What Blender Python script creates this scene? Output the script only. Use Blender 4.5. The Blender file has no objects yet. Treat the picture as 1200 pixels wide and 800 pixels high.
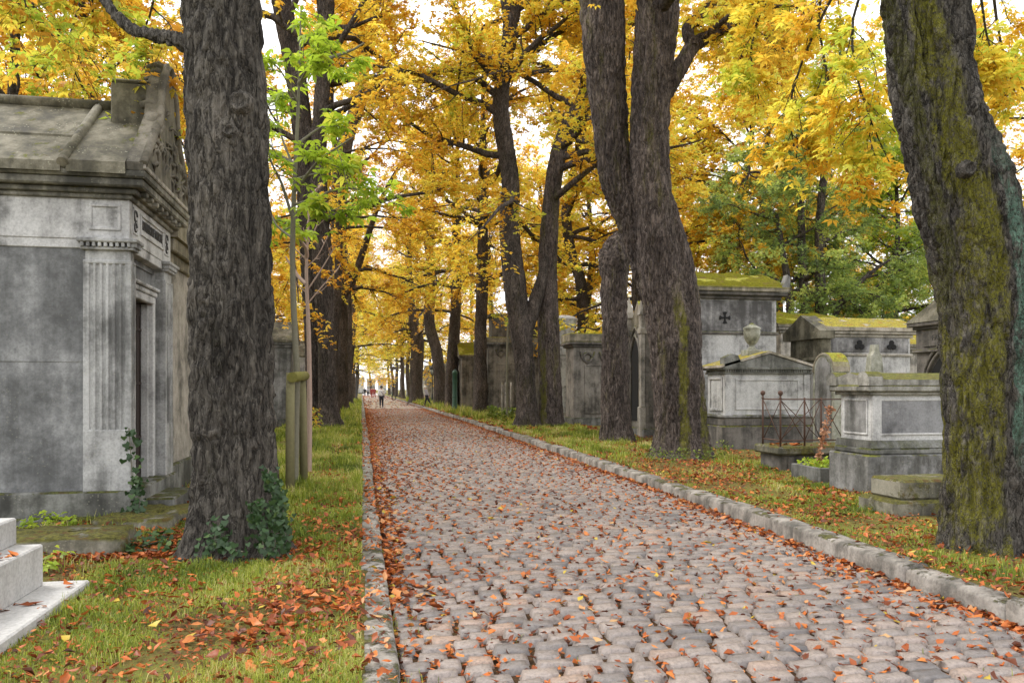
import bpy, math, random
import numpy as np
from mathutils import Vector

random.seed(7)
S = bpy.context.scene
COL = S.collection
PI = math.pi
# ------------------------------------------------------------------ camera
F = 28.0 / 36.0 * 1200.0
TH = math.atan(176.0 / F)
HC = 1.6
CT, ST = math.cos(TH), math.sin(TH)
def at(px, py, d):
    """photo pixel at a view depth -> world point"""
    lat = (px - 600.0) / F * d
    return Vector((lat * CT + d * ST, d * CT - lat * ST, HC - (py - 455.0) / F * d))
def gnd(px, py, z=0.0):
    d = (HC - z) * F / (py - 455.0)
    p = at(px, py, d); p.z = z
    return p
cam = bpy.data.cameras.new('camera')
cam.lens = 28.0; cam.sensor_width = 36.0
cam.shift_y = 55.0 / 1200.0
cam.clip_start = 0.05; cam.clip_end = 3000
cam_o = bpy.data.objects.new('camera', cam); COL.objects.link(cam_o)
cam_o.location = (0, 0, HC); cam_o.rotation_euler = (PI / 2, 0, -TH)
S.camera = cam_o

# ------------------------------------------------------------------ materials
class NT:
    def __init__(self, name):
        self.m = bpy.data.materials.new(name); self.m.use_nodes = True
        self.t = self.m.node_tree; self.t.nodes.clear()
        self.out = self.t.nodes.new('ShaderNodeOutputMaterial')
    def n(self, typ, ins=None, **props):
        nd = self.t.nodes.new(typ)
        for k, v in props.items(): setattr(nd, k, v)
        for k, v in (ins or {}).items(): self.set(nd.inputs[k], v)
        return nd
    def set(self, sock, v):
        if isinstance(v, bpy.types.NodeSocket): self.t.links.new(v, sock)
        elif isinstance(v, (tuple, list)) and len(v) == 3 and sock.type == 'RGBA': sock.default_value = (*v, 1)
        else: sock.default_value = v
    def math(self, op, a, b=0.0, clamp=False):
        nd = self.n('ShaderNodeMath', operation=op, use_clamp=clamp)
        self.set(nd.inputs[0], a); self.set(nd.inputs[1], b)
        return nd.outputs[0]
    def mix(self, f, a, b, blend='MIX'):
        nd = self.n('ShaderNodeMix', data_type='RGBA', blend_type=blend)
        self.set(nd.inputs[0], f); self.set(nd.inputs[6], a); self.set(nd.inputs[7], b)
        return nd.outputs[2]
    def step(self, v, lo, hi):
        nd = self.n('ShaderNodeMapRange', {0: v, 1: lo, 2: hi}); nd.interpolation_type = 'SMOOTHSTEP'
        return nd.outputs[0]
    def ramp(self, f, stops):
        nd = self.n('ShaderNodeValToRGB', {0: f}); e = nd.color_ramp.elements
        while len(e) < len(stops): e.new(0.5)
        for x, (p, c) in zip(e, stops): x.position = p; x.color = (*c, 1)
        return nd.outputs[0]
    def pos(self, sc=None):
        g = self.n('ShaderNodeNewGeometry').outputs['Position']
        if sc is None: return g
        return self.n('ShaderNodeVectorMath', {0: g, 1: sc}, operation='MULTIPLY').outputs[0]
    def noise(self, vec, scale, detail=5.0, rough=0.6):
        return self.n('ShaderNodeTexNoise', {'Vector': vec, 'Scale': scale, 'Detail': detail, 'Roughness': rough}).outputs[0]
    def bsdf(self, col, rough=0.8, bump=None, dist=0.02, strength=0.6, spec=0.35, metal=0.0):
        b = self.n('ShaderNodeBsdfPrincipled', {'Base Color': col, 'Roughness': rough, 'Specular IOR Level': spec, 'Metallic': metal})
        if bump is not None:
            bp = self.n('ShaderNodeBump', {'Height': bump, 'Distance': dist, 'Strength': strength})
            self.set(b.inputs['Normal'], bp.outputs[0])
        self.set(self.out.inputs[0], b.outputs[0])
        return self.m

MOSS = (0.10, 0.105, 0.012)
def stone(name, light, mid, dark, moss=0.3, mossv=0.0, mosscol=MOSS, big=1.1, bias=0.0, lichen=0.15, bump=0.5, streak=0.5, grime=0.35):
    t = NT(name); p = t.pos(); ps = t.pos((5.0, 5.0, 0.4))
    a = t.noise(p, big, 9, 0.68); b = t.noise(ps, 1.0, 4, 0.6); c = t.noise(p, 38.0, 4, 0.7); c2 = t.noise(p, 7.0, 6, 0.7)
    f = t.math('ADD', t.math('MULTIPLY', a, 1.0), t.math('MULTIPLY', b, streak))
    f = t.math('ADD', f, t.math('MULTIPLY', c2, 0.35))
    f = t.step(t.math('SUBTRACT', f, bias), 0.5 * (1.35 + streak) - 0.2, 0.5 * (1.35 + streak) + 0.2)
    col = t.ramp(f, [(0.0, dark), (0.48, mid), (1.0, light)])
    col = t.mix(t.math('MULTIPLY', t.step(c, 0.35, 0.75), 0.35), col, (0.06, 0.058, 0.05), 'MIX')
    v = t.n('ShaderNodeTexVoronoi', {'Vector': p, 'Scale': 26.0}).outputs[0]
    li = t.math('MULTIPLY', t.step(v, 0.28, 0.12), t.step(t.noise(p, 3.0, 3), 0.5, 0.62))
    col = t.mix(t.math('MULTIPLY', li, lichen * 2.0), col, (0.42, 0.41, 0.30))
    if grime > 0:
        gm = t.math('ADD', t.math('MULTIPLY', t.noise(t.pos((1.6, 1.6, .7)), 1.3, 9, .74), .8), t.math('MULTIPLY', t.noise(t.pos((9, 9, .5)), 1.0, 4, .6), .25))
        col = t.mix(t.math('MULTIPLY', t.step(gm, .66 - .22 * grime, .80 - .22 * grime), .85), col, t.mix(c, (0.022, 0.021, 0.018), (0.075, 0.068, 0.055)))
    nz = t.n('ShaderNodeSeparateXYZ', {0: t.n('ShaderNodeNewGeometry').outputs['Normal']}).outputs[2]
    m1 = t.noise(p, 3.2, 7, 0.72)
    up = t.step(nz, 0.25, 0.75)
    mk = t.math('MULTIPLY', up, t.step(m1, 0.66 - moss * 0.45, 0.74 - moss * 0.45))
    mk2 = t.math('MULTIPLY', t.step(t.noise(p, 1.7, 8, 0.75), 0.72 - mossv * 0.4, 0.82 - mossv * 0.4), 0.9 if mossv > 0 else 0.0)
    mk = t.math('MAXIMUM', mk, mk2)
    mc = t.mix(t.step(t.noise(p, 21.0, 7, .8), .3, .7), tuple(x * 0.22 for x in mosscol), tuple(min(1, x * 1.9) for x in mosscol)); mc = t.mix(t.step(t.noise(p, 5.0, 5, .7), .52, .68), mc, tuple(x * y for x, y in zip(mosscol, (1.1, .62, .9))))
    col = t.mix(mk, col, mc)
    h = t.math('ADD', t.math('MULTIPLY', c, 0.5), t.math('MULTIPLY', c2, 0.9))
    h = t.math('ADD', h, t.math('MULTIPLY', t.math('MULTIPLY', mk, t.noise(p, 24, 6, .8)), 5.0))
    return t.bsdf(col, 0.85, h, 0.012, bump)

def barkmat(name, dark, light, moss=0.0, mosscol=(0.09, 0.095, 0.012), scale=1.0, lichen=None, dist=0.055, plate=0.5, bands=()):
    t = NT(name); p = t.pos((1, 1, 0.2)); pp = t.pos((1, 1, 0.42))
    wn = t.n('ShaderNodeTexNoise', {'Vector': t.pos((1, 1, 0.5)), 'Scale': 9.0 * scale, 'Detail': 5.0}).outputs[1]
    off = t.n('ShaderNodeVectorMath', {0: wn, 1: (0.11, 0.11, 0.11)}, operation='MULTIPLY').outputs[0]
    pv = t.n('ShaderNodeVectorMath', {0: pp, 1: off}, operation='ADD').outputs[0]
    pw = t.n('ShaderNodeVectorMath', {0: p, 1: off}, operation='ADD').outputs[0]
    e = t.n('ShaderNodeTexVoronoi', {'Vector': pv, 'Scale': 36.0 * scale}, feature='DISTANCE_TO_EDGE').outputs[0]
    cellv = t.n('ShaderNodeSeparateColor', {0: t.n('ShaderNodeTexVoronoi', {'Vector': pv, 'Scale': 36.0 * scale}).outputs[1]}).outputs[0]
    a = t.noise(pw, 24.0 * scale, 8, 0.72); g = t.noise(p, 85.0 * scale, 5, 0.7); b = t.noise(t.pos((1, 1, 0.45)), 1.8, 6, 0.7)
    rid = t.math('ABSOLUTE', t.math('SUBTRACT', t.noise(pw, 15.0 * scale, 4, 0.6), 0.5))
    f = t.math('ADD', t.math('MULTIPLY', a, 0.55), t.math('MULTIPLY', b, 0.5))
    f = t.math('ADD', f, t.math('MULTIPLY', cellv, 0.16 * plate)); f = t.math('ADD', f, t.math('MULTIPLY', g, 0.25))
    mid = tuple((x + y) * 0.42 for x, y in zip(dark, light))
    col = t.ramp(t.step(f, 0.46, 0.92), [(0.0, dark), (0.5, mid), (1.0, light)])
    crack_shade = t.math('SUBTRACT', 1.0, t.step(rid, 0.0, 0.05))
    col = t.mix(t.math('MULTIPLY', crack_shade, 0.75), col, tuple(x * 0.4 for x in dark))  # shade of the furrows put into the bark colour, along the bump
    if moss > 0:
        ms = t.noise(t.pos((1.6, 1.6, 0.3)), 1.7, 8, 0.74)
        mk = t.math('MULTIPLY', t.step(ms, 0.70 - 0.42 * moss, 0.90 - 0.42 * moss), t.step(t.noise(t.pos(), 34.0, 6, 0.8), 0.38, 0.62))
        col = t.mix(t.math('MULTIPLY', mk, 0.85), col, t.mix(a, tuple(x * 0.3 for x in mosscol), tuple(x * 1.7 for x in mosscol)))
    if lichen:
        lx, ly, lz, lr = lichen
        d = t.n('ShaderNodeVectorMath', {0: t.n('ShaderNodeVectorMath', {0: t.pos(), 1: (lx, ly, lz)}, operation='SUBTRACT').outputs[0], 1: (1.6, 1.6, 0.26)}, operation='MULTIPLY').outputs[0]
        ln = t.n('ShaderNodeVectorMath', {0: d}, operation='LENGTH').outputs[1]
        mk = t.step(t.math('ADD', ln, t.math('MULTIPLY', t.noise(t.pos((1, 1, .4)), 9.0, 8, 0.85), lr * 2.2)), lr * 2.0, lr * 1.5)
        mk = t.math('MULTIPLY', mk, t.step(t.noise(t.pos(), 30.0, 5, .8), .36, .6))
        col = t.mix(t.math('MULTIPLY', mk, 0.7), col, (0.13, 0.20, 0.16))
    for (u0, wd, zlo, zhi, bc, am) in bands:       # lichen and moss growing in long strips up one side of the trunk
        sp = t.n('ShaderNodeSeparateXYZ', {0: t.pos()}).outputs
        u = t.math('SUBTRACT', t.math('MULTIPLY', sp[0], CT), t.math('MULTIPLY', sp[1], ST))
        u = t.math('ADD', t.math('SUBTRACT', u, u0), t.math('MULTIPLY', t.math('MAXIMUM', t.math('SUBTRACT', sp[2], 2.8), 0.0), .22))
        u = t.math('ADD', u, t.math('MULTIPLY', t.math('SUBTRACT', t.noise(t.pos((1, 1, .5)), 4.0, 7, .75), .5), wd * 2.6))
        mk = t.step(t.math('ABSOLUTE', u), wd, wd * .55)
        mk = t.math('MULTIPLY', mk, t.math('MULTIPLY', t.step(sp[2], zlo - .25, zlo + .25), t.step(sp[2], zhi + .4, zhi - .4)))
        mk = t.math('MULTIPLY', mk, t.math('MULTIPLY', t.step(t.noise(t.pos(), 38.0, 6, 0.8), 0.36, 0.55), t.step(t.noise(t.pos((1, 1, .5)), 5.5, 6, .75), .36, .52)))
        col = t.mix(t.math('MULTIPLY', mk, am), col, t.mix(a, tuple(x * 0.45 for x in bc), tuple(x * 1.5 for x in bc)))
    h = t.math('ADD', t.math('MULTIPLY', t.step(e, 0.0, 0.10), 0.35 * plate), t.math('MULTIPLY', a, 1.2))
    h = t.math('ADD', h, t.math('MULTIPLY', t.step(rid, 0.0, 0.10), 0.6)); h = t.math('ADD', h, t.math('MULTIPLY', g, 0.35))
    return t.bsdf(col, 0.9, h, dist, 0.9, spec=0.2)

def leafmat(name, stops, trans=0.56):
    t = NT(name)
    a = t.n('ShaderNodeAttribute', attribute_name='tint').outputs['Fac']
    col = t.ramp(a, stops)
    d = t.n('ShaderNodeBsdfDiffuse', {0: col}); tr = t.n('ShaderNodeBsdfTranslucent', {0: col})
    g = t.n('ShaderNodeBsdfGlossy', {0: (0.8, 0.8, 0.8), 'Roughness': 0.45})
    m = t.n('ShaderNodeMixShader', {0: trans}); t.set(m.inputs[1], d.outputs[0]); t.set(m.inputs[2], tr.outputs[0])
    m2 = t.n('ShaderNodeMixShader', {0: 0.03}); t.set(m2.inputs[1], m.outputs[0]); t.set(m2.inputs[2], g.outputs[0])
    t.set(t.out.inputs[0], m2.outputs[0])
    return t.m

def plain(name, col, rough=0.6, var=0.25, scale=12.0, metal=0.0, spec=0.4, bump=0.2):
    t = NT(name); n = t.noise(t.pos(), scale, 5, 0.65)
    c = t.mix(n, tuple(x * (1 - var) for x in col), tuple(min(1, x * (1 + var)) for x in col))
    return t.bsdf(c, rough, n, 0.01, bump, spec, metal)

M = {}
M['wall_grey'] = stone('weathered_grey_stone', (0.36, 0.365, 0.36), (0.20, 0.203, 0.203), (0.095, 0.097, 0.097), moss=0.1, bias=0.03, lichen=0.1, big=0.8, streak=0.35, grime=.15)
M['pale'] = stone('pale_limestone', (0.58, 0.575, 0.56), (0.38, 0.375, 0.365), (0.13, 0.13, 0.125), moss=0.15, bias=-0.05, lichen=0.1)
M['pale_warm'] = stone('warm_limestone', (0.50, 0.46, 0.40), (0.31, 0.285, 0.245), (0.10, 0.095, 0.08), moss=0.25, bias=-0.03)
M['mid'] = stone('grey_limestone', grime=.6, light=(0.31, 0.305, 0.30), mid=(0.165, 0.163, 0.155), dark=(0.06, 0.06, 0.055), moss=0.4, mossv=0.08)
M['dark'] = stone('dark_sooty_stone', (0.21, 0.19, 0.17), (0.11, 0.10, 0.09), (0.045, 0.042, 0.038), moss=0.5, mossv=0.15)
M['plinth'] = stone('damp_plinth_stone', (0.26, 0.26, 0.24), (0.13, 0.13, 0.115), (0.045, 0.045, 0.04), moss=0.5, mossv=0.2, mosscol=(0.06, 0.065, 0.015))
M['roof'] = stone('lichened_roof_stone', (0.24, 0.22, 0.165), (0.125, 0.114, 0.078), (0.05, 0.046, 0.032), moss=0.2, lichen=0.4, big=2.0, grime=.45)
M['roof_moss'] = stone('mossy_roof_stone', (0.42, 0.38, 0.3), (0.24, 0.21, 0.15), (0.09, 0.085, 0.06), moss=0.8, mossv=0.3, mosscol=(0.24, 0.235, 0.018))
M['roof_part'] = stone('partly_mossy_roof_stone', (0.52, 0.47, 0.40), (0.33, 0.29, 0.22), (0.12, 0.11, 0.08), moss=0.62, mossv=0.15, mosscol=(0.26, 0.22, 0.02))
M['moss_block'] = stone('moss_covered_stone', (0.30, 0.28, 0.22), (0.16, 0.15, 0.11), (0.05, 0.05, 0.035), moss=0.62, mossv=0.5, mosscol=(0.085, 0.08, 0.013), grime=.6)
M['granite'] = stone('speckled_white_granite', (0.52, 0.51, 0.49), (0.46, 0.45, 0.43), (0.39, 0.38, 0.36), moss=0.0, lichen=0.0, bump=0.15, grime=0.12)
M['kerb'] = stone('worn_kerb_granite', (0.37, 0.34, 0.30), (0.235, 0.213, 0.185), (0.095, 0.088, 0.075), moss=0.3, mossv=0.14, big=2.5, bump=0.9, mosscol=(0.11, 0.11, 0.03))
M['opening_shade'] = plain('painted_opening_shade', (0.012, 0.012, 0.012), 0.9)  # flat black standing in for the shade inside openings
M['letters'] = plain('dark_lettering', (0.06, 0.058, 0.055), 0.8)
M['rust'] = plain('rusted_iron', (0.085, 0.045, 0.03), 0.75, 0.5, 40.0, bump=0.5)
M['iron'] = plain('black_painted_iron', (0.02, 0.022, 0.022), 0.5)
M['green_iron'] = plain('green_painted_iron', (0.03, 0.09, 0.06), 0.45, 0.3)
M['stake'] = plain('weathered_stake_wood', (0.17, 0.155, 0.075), 0.8, 0.35, 18.0, bump=0.5)
M['stake_top'] = plain('mossy_stake_wood', (0.15, 0.14, 0.03), 0.85, 0.5, 25.0, bump=0.6)
M['bark_chest'] = barkmat('chestnut_bark', (0.025, 0.021, 0.018), (0.25, 0.205, 0.175), moss=0.35, mosscol=(0.12, 0.12, 0.014))
M['bark_near'] = barkmat('grey_fissured_bark', (0.02, 0.017, 0.015), (0.25, 0.225, 0.188), scale=.8, moss=0.3, mosscol=(0.05, 0.05, 0.02))
U0 = (1150 - 600) * 7.26 / F
M['bark_moss'] = barkmat('mossy_plated_bark', (0.02, 0.018, 0.016), (0.15, 0.135, 0.115), plate=2.2, moss=0.3, mosscol=(0.10, 0.10, 0.012),
                         bands=((U0 - .15, .19, -.2, 7, (0.22, 0.21, 0.018), .85), (U0 - .40, .07, 1.2, 7, (0.12, 0.12, 0.02), .7), (U0 + .2, .12, 1.0, 3.6, (0.17, 0.30, 0.22), .85), (U0 + .3, .13, .3, 1.4, (0.30, 0.33, 0.32), .7)))
M['bark_red'] = barkmat('reddish_brown_bark', (0.026, 0.02, 0.019), (0.275, 0.222, 0.192), scale=.85, moss=0.45, mosscol=(0.17, 0.165, 0.014), bands=((3.52, .13, -.2, 3.4, (0.19, 0.185, 0.018), .85), (1.18, .14, -.2, 3.0, (0.17, 0.17, 0.018), .8), (3.95, .10, -.2, 1.6, (0.16, 0.16, 0.018), .8)))
M['bark_young'] = plain('young_bark', (0.16, 0.15, 0.105), 0.8, 0.35, 22.0)
M['twig_pale'] = plain('pale_pink_twig', (0.36, 0.26, 0.21), 0.7, 0.3, 30.0)
GOLD = [(0.0, (0.62, 0.32, 0.03)), (0.22, (0.86, 0.50, 0.05)), (0.5, (0.93, 0.66, 0.075)), (0.75, (0.90, 0.80, 0.11)), (1.0, (0.60, 0.70, 0.09))]
ORNG = [(0.0, (0.50, 0.22, 0.03)), (0.22, (0.86, 0.47, 0.05)), (0.5, (0.93, 0.66, 0.075)), (0.8, (0.93, 0.77, 0.10)), (1.0, (0.66, 0.66, 0.08))]
OLIV = [(0.0, (0.46, 0.20, 0.03)), (0.3, (0.74, 0.40, 0.05)), (0.5, (0.74, 0.60, 0.07)), (0.75, (0.52, 0.60, 0.07)), (1.0, (0.38, 0.52, 0.06))]
LGRN = [(0.0, (0.20, 0.29, 0.03)), (0.4, (0.36, 0.50, 0.04)), (0.8, (0.52, 0.66, 0.06)), (1.0, (0.68, 0.66, 0.08))]
DGRN = [(0.0, (0.13, 0.19, 0.06)), (0.4, (0.28, 0.39, 0.09)), (0.8, (0.48, 0.58, 0.13)), (1.0, (0.62, 0.65, 0.14))]
IVYC = [(0.0, (0.02, 0.045, 0.015)), (0.6, (0.045, 0.09, 0.03)), (1.0, (0.12, 0.18, 0.05))]
M['gold'] = leafmat('golden_leaves', GOLD); M['orange'] = leafmat('orange_leaves', ORNG)
M['lemon'] = leafmat('lemon_leaves', [(0.0, (0.80, 0.50, 0.05)), (0.3, (0.92, 0.70, 0.08)), (0.6, (0.92, 0.82, 0.11)), (1.0, (0.68, 0.76, 0.12))]); M['olive'] = leafmat('olive_gold_leaves', OLIV); M['green'] = leafmat('fresh_green_leaves', LGRN)
M['dgreen'] = leafmat('dark_green_sprays', DGRN, 0.5); M['ivy'] = leafmat('ivy_leaves', IVYC, 0.15)
M['weed'] = leafmat('weed_leaves', [(0.0, (0.07, 0.11, 0.02)), (.5, (0.16, 0.24, 0.03)), (1, (0.34, 0.36, 0.06))], .4)
M['litter'] = leafmat('fallen_leaf', [(0.0, (0.06, 0.024, 0.014)), (0.25, (0.23, 0.058, 0.02)), (0.55, (0.48, 0.13, 0.03)), (0.8, (0.58, 0.22, 0.06)), (0.92, (0.50, 0.29, 0.15)), (1.0, (0.50, 0.36, 0.05))], 0.12)
M['grass'] = leafmat('grass_blade', [(0.0, (0.09, 0.13, 0.014)), (0.4, (0.23, 0.30, 0.03)), (0.75, (0.42, 0.45, 0.06)), (1.0, (0.62, 0.52, 0.22))], 0.42)

# ------------------------------------------------------------------ object helpers
def tag(o, label=None, cat=None, group=None, kind=None):
    if label: o['label'] = label
    if cat: o['category'] = cat
    if group: o['group'] = group
    if kind: o['kind'] = kind
    return o
def thing(name, label, cat, loc, group=None, rz=0.0):
    o = bpy.data.objects.new(name, None); COL.objects.link(o)
    o.empty_display_size = 0.3
    o.location = loc; o.rotation_euler = (0, 0, rz)
    return tag(o, label, cat, group)
def link(name, me, mat, parent=None):
    o = bpy.data.objects.new(name, me); COL.objects.link(o)
    if mat is not None:
        for m in (mat if isinstance(mat, list) else [mat]): me.materials.append(m)
    if parent is not None: o.parent = parent
    return o
def np_mesh(name, verts, faces, tint=None, smooth=False, mats=None):
    me = bpy.data.meshes.new(name)
    verts = np.asarray(verts, np.float32); faces = np.asarray(faces, np.int32)
    k = faces.shape[1]
    me.vertices.add(len(verts)); me.vertices.foreach_set('co', verts.ravel())
    me.loops.add(faces.size); me.loops.foreach_set('vertex_index', faces.ravel())
    me.polygons.add(len(faces)); me.polygons.foreach_set('loop_start', np.arange(0, faces.size, k, dtype=np.int32))
    if smooth: me.polygons.foreach_set('use_smooth', np.ones(len(faces), bool))
    if mats is not None: me.polygons.foreach_set('material_index', np.asarray(mats, np.int32))
    if tint is not None:
        a = me.attributes.new('tint', 'FLOAT', 'FACE'); a.data.foreach_set('value', np.asarray(tint, np.float32))
    me.update(calc_edges=True)
    return me

class MB:
    """collects shapes and links them as ONE mesh object"""
    def __init__(self): self.v = []; self.f = []; self.sm = []
    def add(self, vs, fs, smooth=False):
        b = len(self.v); self.v += [tuple(v) for v in vs]
        self.f += [tuple(i + b for i in f) for f in fs]; self.sm += [smooth] * len(fs)
        return self
    def box(self, x0, x1, y0, y1, z0, z1, b=0.012):
        if x1 < x0: x0, x1 = x1, x0
        if y1 < y0: y0, y1 = y1, y0
        b = min(b, (x1 - x0) * .4, (y1 - y0) * .4, (z1 - z0) * .4)
        X = (x0, x1); Y = (y0, y1); Z = (z0, z1); vs = []; idx = {}
        for i in (0, 1):
            for j in (0, 1):
                for k in (0, 1):
                    si, sj, sk = (b if i == 0 else -b), (b if j == 0 else -b), (b if k == 0 else -b)
                    idx[i, j, k, 0] = len(vs); vs.append((X[i], Y[j] + sj, Z[k] + sk))
                    idx[i, j, k, 1] = len(vs); vs.append((X[i] + si, Y[j], Z[k] + sk))
                    idx[i, j, k, 2] = len(vs); vs.append((X[i] + si, Y[j] + sj, Z[k]))
        fs = []
        def q(*k): fs.append(tuple(idx[a] for a in k))
        q((0,0,0,0),(0,0,1,0),(0,1,1,0),(0,1,0,0)); q((1,0,0,0),(1,1,0,0),(1,1,1,0),(1,0,1,0))
        q((0,0,0,1),(1,0,0,1),(1,0,1,1),(0,0,1,1)); q((0,1,0,1),(0,1,1,1),(1,1,1,1),(1,1,0,1))
        q((0,0,0,2),(0,1,0,2),(1,1,0,2),(1,0,0,2)); q((0,0,1,2),(1,0,1,2),(1,1,1,2),(0,1,1,2))
        for k in (0, 1):
            for i in (0, 1):
                q((i,0,k,0),(i,0,k,2),(i,1,k,2),(i,1,k,0))
            for j in (0, 1):
                q((0,j,k,1),(0,j,k,2),(1,j,k,2),(1,j,k,1))
        for i in (0, 1):
            for j in (0, 1):
                q((i,j,0,0),(i,j,1,0),(i,j,1,1),(i,j,0,1))
                for k in (0, 1): q((i,j,k,0),(i,j,k,1),(i,j,k,2))
        return self.add(vs, fs)
    def prism(self, poly, axis, a0, a1, smooth=False):
        """extrude a 2D outline along an axis: 'x' (poly in y,z), 'y' (poly in x,z), 'z' (poly in x,y)"""
        def p(u, v, a): return {'x': (a, u, v), 'y': (u, a, v), 'z': (u, v, a)}[axis]
        n = len(poly); vs = [p(u, v, a0) for u, v in poly] + [p(u, v, a1) for u, v in poly]
        self.add(vs, [tuple(range(n)), tuple(range(2 * n - 1, n - 1, -1))])
        return self.add(vs, [(i, (i + 1) % n, n + (i + 1) % n, n + i) for i in range(n)], smooth)
    def tube(self, pts, rad, n=8, smooth=True):
        v, f = sweep(np.array(pts, float), np.array(rad, float) if np.ndim(rad) else np.full(len(pts), rad), n)
        self.add(v, [tuple(x) for x in f], smooth)
        k = len(pts); b = len(self.v) - n * k
        self.f.append(tuple(b + i for i in range(n))); self.f.append(tuple(b + n * (k - 1) + i for i in range(n))); self.sm += [False, False]
        return self
    def lathe(self, prof, n=20, c=(0, 0, 0)):
        vs = []; fs = []
        for r, z in prof:
            for i in range(n):
                a = 2 * PI * i / n; vs.append((c[0] + r * math.cos(a), c[1] + r * math.sin(a), c[2] + z))
        for j in range(len(prof) - 1):
            for i in range(n):
                fs.append((j * n + i, j * n + (i + 1) % n, (j + 1) * n + (i + 1) % n, (j + 1) * n + i))
        fs.append(tuple(range(n))); fs.append(tuple((len(prof) - 1) * n + i for i in range(n)))
        return self.add(vs, fs, True)
    def build(self, name, mat, parent=None):
        me = bpy.data.meshes.new(name); me.from_pydata(self.v, [], self.f)
        me.polygons.foreach_set('use_smooth', self.sm)
        import bmesh
        bm = bmesh.new(); bm.from_mesh(me); bmesh.ops.recalc_face_normals(bm, faces=bm.faces); bm.to_mesh(me); bm.free()
        me.update()
        return link(name, me, mat, parent)

def sweep(P, R, n):
    """tube along P with radii R; parallel-transported frames"""
    k = len(P)
    T = np.gradient(P, axis=0); T /= np.linalg.norm(T, axis=1)[:, None] + 1e-9
    ref = np.array([1.0, 0, 0]) if abs(T[0][0]) < 0.8 else np.array([0, 1.0, 0])
    A = np.zeros((k, 3)); u = ref
    for i in range(k):
        u = u - T[i] * np.dot(u, T[i]); u = u / (np.linalg.norm(u) + 1e-9); A[i] = u
    B = np.cross(T, A)
    an = np.linspace(0, 2 * PI, n, endpoint=False)
    V = P[:, None, :] + R[:, None, None] * (np.cos(an)[None, :, None] * A[:, None, :] + np.sin(an)[None, :, None] * B[:, None, :])
    i = np.arange(k - 1)[:, None]; j = np.arange(n)[None, :]; j2 = (j + 1) % n
    Fq = np.stack([i * n + j, i * n + j2, (i + 1) * n + j2, (i + 1) * n + j], -1).reshape(-1, 4)
    return V.reshape(-1, 3), Fq

# vectorised value noise
def _h(ix, iy, iz, s):
    n = (ix * 374761393 + iy * 668265263 + iz * 2147483647 + s * 1274126177) & 0xffffffff
    n = ((n ^ (n >> 13)) * 1274126177) & 0xffffffff
    return ((n ^ (n >> 16)) & 0xffff) / 65535.0
def vnoise(p, s=0):
    p = np.asarray(p, float); f = np.floor(p); i = f.astype(np.int64); t = p - f; t = t * t * (3 - 2 * t)
    r = 0
    for dx in (0, 1):
        for dy in (0, 1):
            for dz in (0, 1):
                w = (t[..., 0] if dx else 1 - t[..., 0]) * (t[..., 1] if dy else 1 - t[..., 1]) * (t[..., 2] if dz else 1 - t[..., 2])
                r = r + w * _h(i[..., 0] + dx, i[..., 1] + dy, i[..., 2] + dz, s)
    return r
def fbm(p, o=4, s=0):
    p = np.asarray(p, float); r = 0; a = 0.5; tot = 0
    for k in range(o):
        r = r + a * vnoise(p * 2 ** k + 17.3 * k, s + k); tot += a; a *= 0.5
    return r / tot

def spline(pts, n):
    """Catmull-Rom through rows of pts (any width), n samples"""
    P = np.asarray(pts, float)
    P = np.vstack([2 * P[0] - P[1], P, 2 * P[-1] - P[-2]])
    m = len(P) - 3; t = np.linspace(0, m - 1e-6, n); i = t.astype(int); u = (t - i)[:, None]
    a, b, c, d = P[i], P[i + 1], P[i + 2], P[i + 3]
    return 0.5 * ((2 * b) + (c - a) * u + (2 * a - 5 * b + 4 * c - d) * u ** 2 + (3 * b - a - 3 * c + d) * u ** 3)

# ------------------------------------------------------------------ tree machinery
def stem_px(pts, d):
    """rows (px, py, half width px[, extra depth]) -> rows x, y, z, r"""
    out = []
    for r in pts:
        dd = d + (r[3] if len(r) > 3 else 0.0)
        p = at(r[0], r[1], dd); out.append((p.x, p.y, p.z, .95 * r[2] * dd / F * math.cos(math.atan((r[0] - 600) / F))))
    return np.array(out)
def bark_tube(st, n_ang, n_len, seed, amp=0.02, lobes=0.14, flare=0.0, zb=None, fine=True):
    Sx = spline(st, n_len); P = Sx[:, :3]; R = np.maximum(Sx[:, 3], 0.004)
    V, Fq = sweep(P, R, n_ang)
    C = np.repeat(P, n_ang, axis=0); r = np.repeat(R, n_ang)
    U = (V - C) / (r[:, None] + 1e-9)
    z = V[:, 2]
    low = fbm(np.stack([U[:, 0] * 1.3 + seed, U[:, 1] * 1.3, C[:, 2] * 0.55], -1), 3, seed) - 0.5
    d = r * lobes * 2 * low
    if flare > 0:
        zz = np.maximum(z - zb, 0)
        rl = 0.1 + 1.8 * fbm(np.stack([U[:, 0] * 2.0, U[:, 1] * 2.0, np.full_like(z, seed * 3.1)], -1), 2, seed + 5)
        d += r * flare * rl * (np.exp(-zz / 0.22) + 0.35 * np.exp(-zz / 0.9))
    if fine:
        q = np.stack([V[:, 0] * 15, V[:, 1] * 15, V[:, 2] * 3.2], -1)
        w = fbm(V * 3.0, 2, seed + 3)[:, None] * 1.5
        rid = 1 - np.abs(2 * fbm(q + w, 3, seed + 9) - 1)
        d += amp * (0.45 - rid ** 2) * 1.9
        d += amp * 1.2 * (fbm(V * 5.0, 3, seed + 20) - 0.5)
    V = C + U * (r + d)[:, None]
    return V, Fq
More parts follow.
